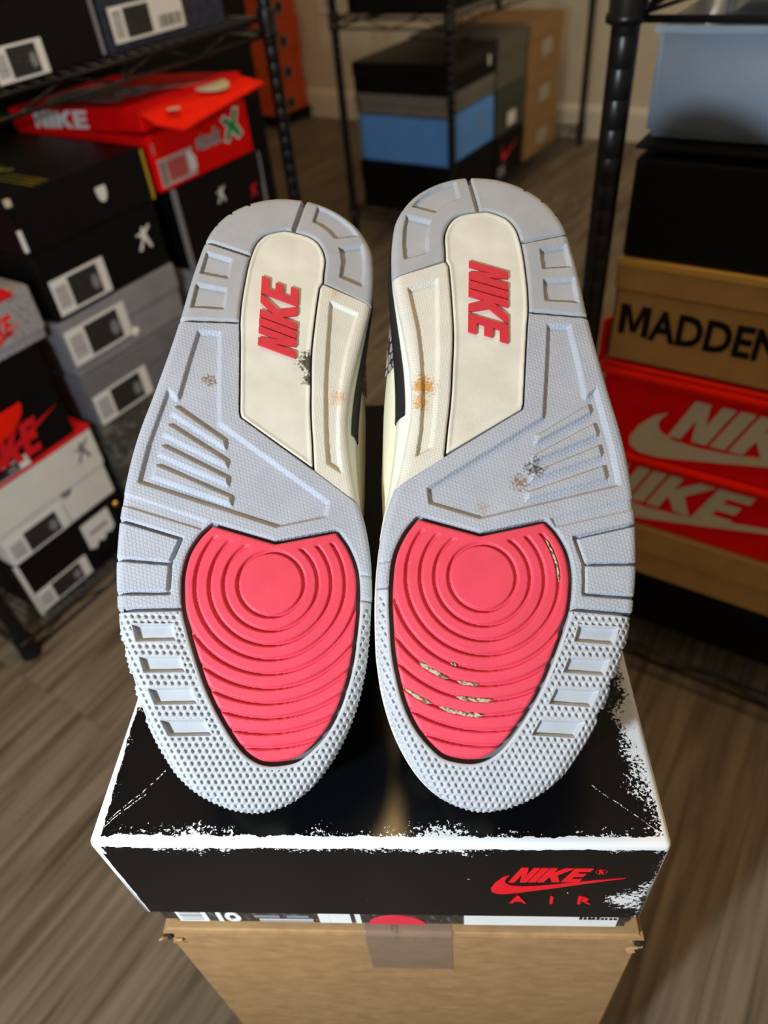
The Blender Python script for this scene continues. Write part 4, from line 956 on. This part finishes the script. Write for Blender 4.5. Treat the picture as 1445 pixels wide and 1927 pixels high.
# side walls and upper
vmin, vmax = OUT[:, 1].min(), OUT[:, 1].max()
def hull_u(v):      # the shoe is fuller than the waisted sole along the arch
    return np.interp(v, [118, 135, 160, 190, 225, 246], [-43.0, -42.0, -41.2, -41.4, -42.4, -43.0])
def halves(v):
    m = OUT[(np.abs(OUT[:, 1] - v) < 1.2)]
    if len(m) == 0: return 0.0, 0.0
    a, b = m[:, 0].min(), m[:, 0].max()
    if 118 < v < 246: a = min(a, float(np.interp(v, [118, 150, 190, 225, 246], [-43.0, -45.5, -46.0, -44.5, -43.0])))
    return a, b
VS = np.r_[np.linspace(vmin + .6, 40, 14), np.linspace(46, 280, 36), np.linspace(283, vmax - .6, 9)]
TOPH = np.interp(VS, [8, 12, 18, 28, 45, 65, 90, 115, 140, 160, 180, 200, 225, 250, 272, 286, 299], [26, 40, 52, 60, 67, 74, 86, 104, 124, 138, 147, 144, 128, 118, 120, 128, 124])
NT = 34
def upper_pt(i, j, offs=0.0):
    v = VS[i]; a, b = halves(v); c, hw = (a+b)/2, max((b-a)/2 - 1.5, .4)
    th = math.pi*j/(NT-1); cs, sn = math.cos(th), math.sin(th); H = TOPH[i] + offs; base = 19.0
    k = math.copysign(abs(cs)**.62, cs); hh = base + (H - base)*sn**.85
    taper = 1 - .34*np.clip((hh - 45)/90, 0, 1)*(1 if v > 60 else .6)
    x_ = c*(1 - .3*(1 - taper)) + (hw*taper + offs)*k
    if k < 0 and 118 < v < 246:     # tuck the arch side in to the midsole at the bottom edge
        m_ = OUT[np.abs(OUT[:, 1] - v) < 1.2]; out_a = m_[:, 0].min(); low = out_a - .55*max(0, out_a - float(hull_u(v))) + 1.0
        x_ = max(x_, low - offs) if hh < 22 else max(x_, low - offs - (low - a)*float(np.clip((hh - 22)/16, 0, 1))**.7)
    return (x_, v + (.0 if v < 150 else 0), -hh + spring(v))
def loft(sel, offs):
    vs_, fs, ids = [], [], {}
    def vid(i, j):
        if (i, j) not in ids: ids[(i, j)] = len(vs_); vs_.append(upper_pt(i, j, offs))
        return ids[(i, j)]
    for i in range(len(VS) - 1):
        for j in range(NT - 1):
            if sel((VS[i] + VS[i+1])/2, math.sin(math.pi*(j+.5)/(NT-1)), -upper_pt(i, j)[2]): fs.append((vid(i, j), vid(i+1, j), vid(i+1, j+1), vid(i, j+1)))
    return vs_, fs
def sided(name, vs_, fs, m, parent, sgn, thick=0, smooth=True):
    vs2 = [(-sgn*x_*.001, y_*.001, z_*.001) for x_, y_, z_ in vs_]
    f2 = [f[::-1] for f in fs] if sgn > 0 else fs
    o = mesh_obj(name, vs2, f2, m, parent, smooth)
    bm = bmesh.new(); bm.from_mesh(o.data); bmesh.ops.recalc_face_normals(bm, faces=bm.faces[:])
    if thick: bmesh.ops.solidify(bm, geom=bm.faces[:], thickness=thick)
    bm.to_mesh(o.data); bm.free()
    if smooth: o.data.polygons.foreach_set('use_smooth', [True]*len(o.data.polygons))
    return o
ring_i = np.arange(0, len(OUT), 3); OR, NR = OUT[ring_i], NRM[ring_i]
def ring_wall(levels, sel=None):
    vs_, fs = [], []; n = len(OR)
    for w_, off_ in levels:
        for (u_, v_), (a, b) in zip(OR, NR):
            gap = max(0.0, u_ - float(hull_u(v_))) if (u_ < 0 and 118 < v_ < 246) else 0.0
            vs_.append((u_ + a*off_ - gap*float(np.interp(-w_, [3, 8, 15, 22], [0, .15, .42, .6])), v_ + b*off_, spring(v_) + w_))
    for k in range(len(levels) - 1):
        for i in range(n):
            j = (i+1) % n
            if sel is None or sel(*OR[i]): fs.append((k*n+i, k*n+j, (k+1)*n+j, (k+1)*n+i))
    return vs_, fs
LEATHER = mat('cream_leather', (.70, .66, .48), .5, .4, .04, 60, .15, 500)
MIDS = mat('cream_midsole', (.76, .77, .66), .5, .4, .03, 40)
BLKP = mat('black_panel', (.012, .012, .014), .5, .4)
ELE = elephant('elephant_print')
GREY = rubber('grey_rubber', (.345, .352, .37), .62, .00085, .22)
GREYT = mat('grey_toe_rubber', (.41, .425, .45), .6, .4, .06, 90, .08, 900)
REDR = mat('red_rubber', (.67, .052, .088), .55, .4, .05, 80, .05, 900)
REDN = mat('red_letter_rubber', (.55, .022, .040), .5, .4, .06, 200)
DARKG = mat('outsole_gap_grey', (.12, .12, .12), .7, .3)

def sneaker(sgn, M, T, label, stains_s, stains_a, stains_m):
    r = empty('sneaker', (0, 0, 0)); tag(r, label, 'shoe', 'pair of sneakers standing soles-out on the worn shoe box')
    mw = Matrix([list(M[i]) + [T[i]*.001 + (1.0 if i == 2 else 0)] for i in range(3)] + [[0, 0, 0, 1]]); r.matrix_world = mw
    sfx = 'A' if sgn > 0 else 'B'
    mid_m = rubber('grey_rubber_mid_' + sfx, (.372, .39, .44), .62, .0015, .42, stain=stains_m)
    shk_m = rubber('cream_shank_' + sfx, (.615, .59, .51), .5, .002, .0, .09, stains_s)
    arc_m = rubber('cream_arch_' + sfx, (.615, .59, .51), .55, .0012, .35, .05, stains_a)
    build('outsole_base', DATA['base'], DARKG, r, sgn)
    build('heel_rubber', DATA['heel'], GREY, r, sgn)['label'] = 'grey heel rubber with square and curved recesses'
    build('midfoot_rubber', DATA['mid'], mid_m, r, sgn)['label'] = 'grey midfoot rubber with fan of ribs'
    build('forefoot_rubber', DATA['fore'], GREYT, r, sgn)['label'] = 'grey toe rubber with star-shaped pits'
    pad = build('forefoot_pad', DATA['pad'], REDR, r, sgn); pad['label'] = 'red forefoot pad with concentric grooves'
    sh = build('shank_plate', DATA['shank'], shk_m, r, sgn); sh['label'] = 'smooth cream shank plate'
    build('arch_panel', DATA['arch'], arc_m, r, sgn)['label'] = 'cream arch panel with sunken channel'
    for L in LETTERS:
        pts = []
        for s, t in L:
            if sgn < 0: uu, vv = -7.2 + 18.2*t, 250.4 - 37.0*s - 5.2*t
            else: uu, vv = -6.3 + 17.8*t, 207.9 + 37.0*s + 5.8*t
            pts.append((-sgn*uu*.001, vv*.001))
        bm = bmesh.new(); top = [bm.verts.new((a, b, .00035)) for a, b in pts]; bot = [bm.verts.new((a, b, -.0015)) for a, b in pts]; n = len(pts)
        f = bm.faces.new(top)
        for i in range(n): bm.faces.new((bot[i], bot[(i+1) % n], top[(i+1) % n], top[i]))
        bmesh.ops.recalc_face_normals(bm, faces=bm.faces[:]); bmesh.ops.triangulate(bm, faces=[g for g in bm.faces if len(g.verts) > 4])
        bm_obj('raised_letter', bm, REDN, sh)
    # rubber wall, midsole, panels
    gw = ring_wall([(-2.2, -2.4), (-5, -1.4), (-9, -.4), (-10, -1.2)], lambda u_, v_: v_ > 240 or u_ > 0 or v_ < 137)
    sided('outsole_wall', *gw, GREYT, r, sgn)
    mw_ = ring_wall([(-3.2, -2.2), (-7, -1.2), (-14, .6), (-21, .8), (-26, -1.2), (-28, -4)])
    sided('midsole', *mw_, MIDS, r, sgn)
    bp_ = ring_wall([(-10.5, .5), (-15, 1.3), (-21, 1.5), (-25.5, .2)], lambda u_, v_: v_ > 176)
    sided('midsole_panel', *bp_, BLKP, r, sgn)['label'] = 'black heel panel of the midsole'
    sided('upper', *loft(lambda v, s, h: not (v > 194 and v < 284 and s > .90), 0), LEATHER, r, sgn, .0025)
    sided('collar_lining', *loft(lambda v, s, h: v > 190 and v < 288 and s < .90 and h > 60, -4.5), mat('grey_lining', (.22, .21, .20), .9, .2, .1, 200), r, sgn)
    sided('toe_guard', *loft(lambda v, s, h: v < 70 and h < 44 + spring(v)*-1 and s < .75, .9), ELE, r, sgn)
    sided('heel_counter', *loft(lambda v, s, h: v > 196 and h < 30 + (v - 196)*.45 and s < .7, 1.0), ELE, r, sgn)
    # tongue
    vs_, fs = [], []; n = 9
    pth = [(132, 112, 28), (150, 128, 31), (168, 146, 33), (184, 162, 33), (196, 173, 30), (200, 177.5, 22)]
    for k, (v, hh, hw) in enumerate(pth):
        for i in range(n):
            x_ = -1 + 2*i/(n-1); vs_.append((6 + hw*x_, v + 6*x_*x_, -(hh - 8*x_*x_)))
        for i in range(n):
            x_ = 1 - 2*i/(n-1); vs_.append((6 + hw*.96*x_, v + 7 + 6*x_*x_, -(hh - 8*x_*x_ - 6)))
    m2 = 2*n
    for k in range(len(pth) - 1):
        for i in range(m2): fs.append((k*m2+i, k*m2+(i+1) % m2, (k+1)*m2+(i+1) % m2, (k+1)*m2+i))
    fs.append(tuple(range(m2))); fs.append(tuple((len(pth)-1)*m2 + i for i in range(m2)))
    sided('tongue', vs_, fs, LEATHER, r, sgn)
    return r, pad
M1 = [[0.78402,-0.41991,0.45716],[0.58417,0.74817,-0.31462],[-0.20992,0.51373,0.83188]]; T1 = (-121.9,62.07,-273.33)
M2 = [[0.85995,-0.37848,0.34241],[0.49969,0.76093,-0.41388],[-0.1039,0.52701,0.84348]]; T2 = (-48.68,104.56,-273.08)
RUST, MUD, SOOT = (.52, .25, .05), (.20, .13, .07), (.05, .045, .04)
s1, padA = sneaker(1, M1, T1, 'upturned sneaker whose red forefoot pad is clean of mud',
    [(.0125, .207, .0095, SOOT, 5.0), (.0128, .198, .006, SOOT, 4.0), (-.012, .165, .012, (.45,.36,.22), .5)], [(.0262, .190, .010, RUST, 1.6), (.024, .245, .006, RUST, .8)], [(-.0325, .1945, .0065, MUD, 5.0)])
s2, padB = sneaker(-1, M2, T2, 'upturned sneaker with dried mud in the grooves of its red pad',
    [(.0, .185, .03, (.45,.38,.27), .4), (-.006, .168, .012, (.5,.36,.18), .5)], [(-.0262, .1865, .010, RUST, 4.0), (-.0275, .178, .008, RUST, 3.0)], [(.0225, .150, .008, SOOT, 4.0), (.016, .143, .008, MUD, 4.0), (.0, .131, .007, (.3,.2,.1), 2.0)])
# dried mud packed in the grooves of the second pad
MUDM = speckle('dried_mud', (.46, .37, .24), (.15, .10, .06), 420, .52, .95)
rs = random.Random(5)
def mud(R, a0, a1, wmax):
    n = max(8, int(R*(a1-a0)/.9)); vs_, fs, m_ = [], [], 7
    for i in range(n + 1):
        a = a0 + (a1-a0)*i/n; e = min(1, min(i, n-i)/2.5 + .15); ww = wmax*e*rs.uniform(.55, 1.15)
        cu, cv = CC[0] + (R + rs.uniform(-.2, .2))*math.sin(a), CC[1] - (R + rs.uniform(-.2, .2))*math.cos(a)
        for k in range(m_):
            q = math.pi*k/(m_-1); rad = ww*math.cos(q); hh = -1.5 + e*rs.uniform(.9, 1.75)*math.sin(q)
            vs_.append((cu + rad*math.sin(a), cv - rad*math.cos(a), spring(cv) - .05 + hh))
    for i in range(n):
        for k in range(m_-1): fs.append((i*m_+k, (i+1)*m_+k, (i+1)*m_+k+1, i*m_+k+1))
    sided('dried_mud', vs_, fs, MUDM, padB, -1, 0, False)
k0 = lambda k: 13.9 + 5.85*k
for k, a0, a1, wm in ((5, -.62, -.30, 1.3), (5, -.22, -.02, 1.1), (6, -.20, .10, 1.1), (7, -.58, -.36, 1.2), (7, -.30, .03, 1.2), (4, -.34, -.26, .8)):
    mud(k0(k), a0, a1, wm)
mud(k0(3), 1.55, 2.15, .55)
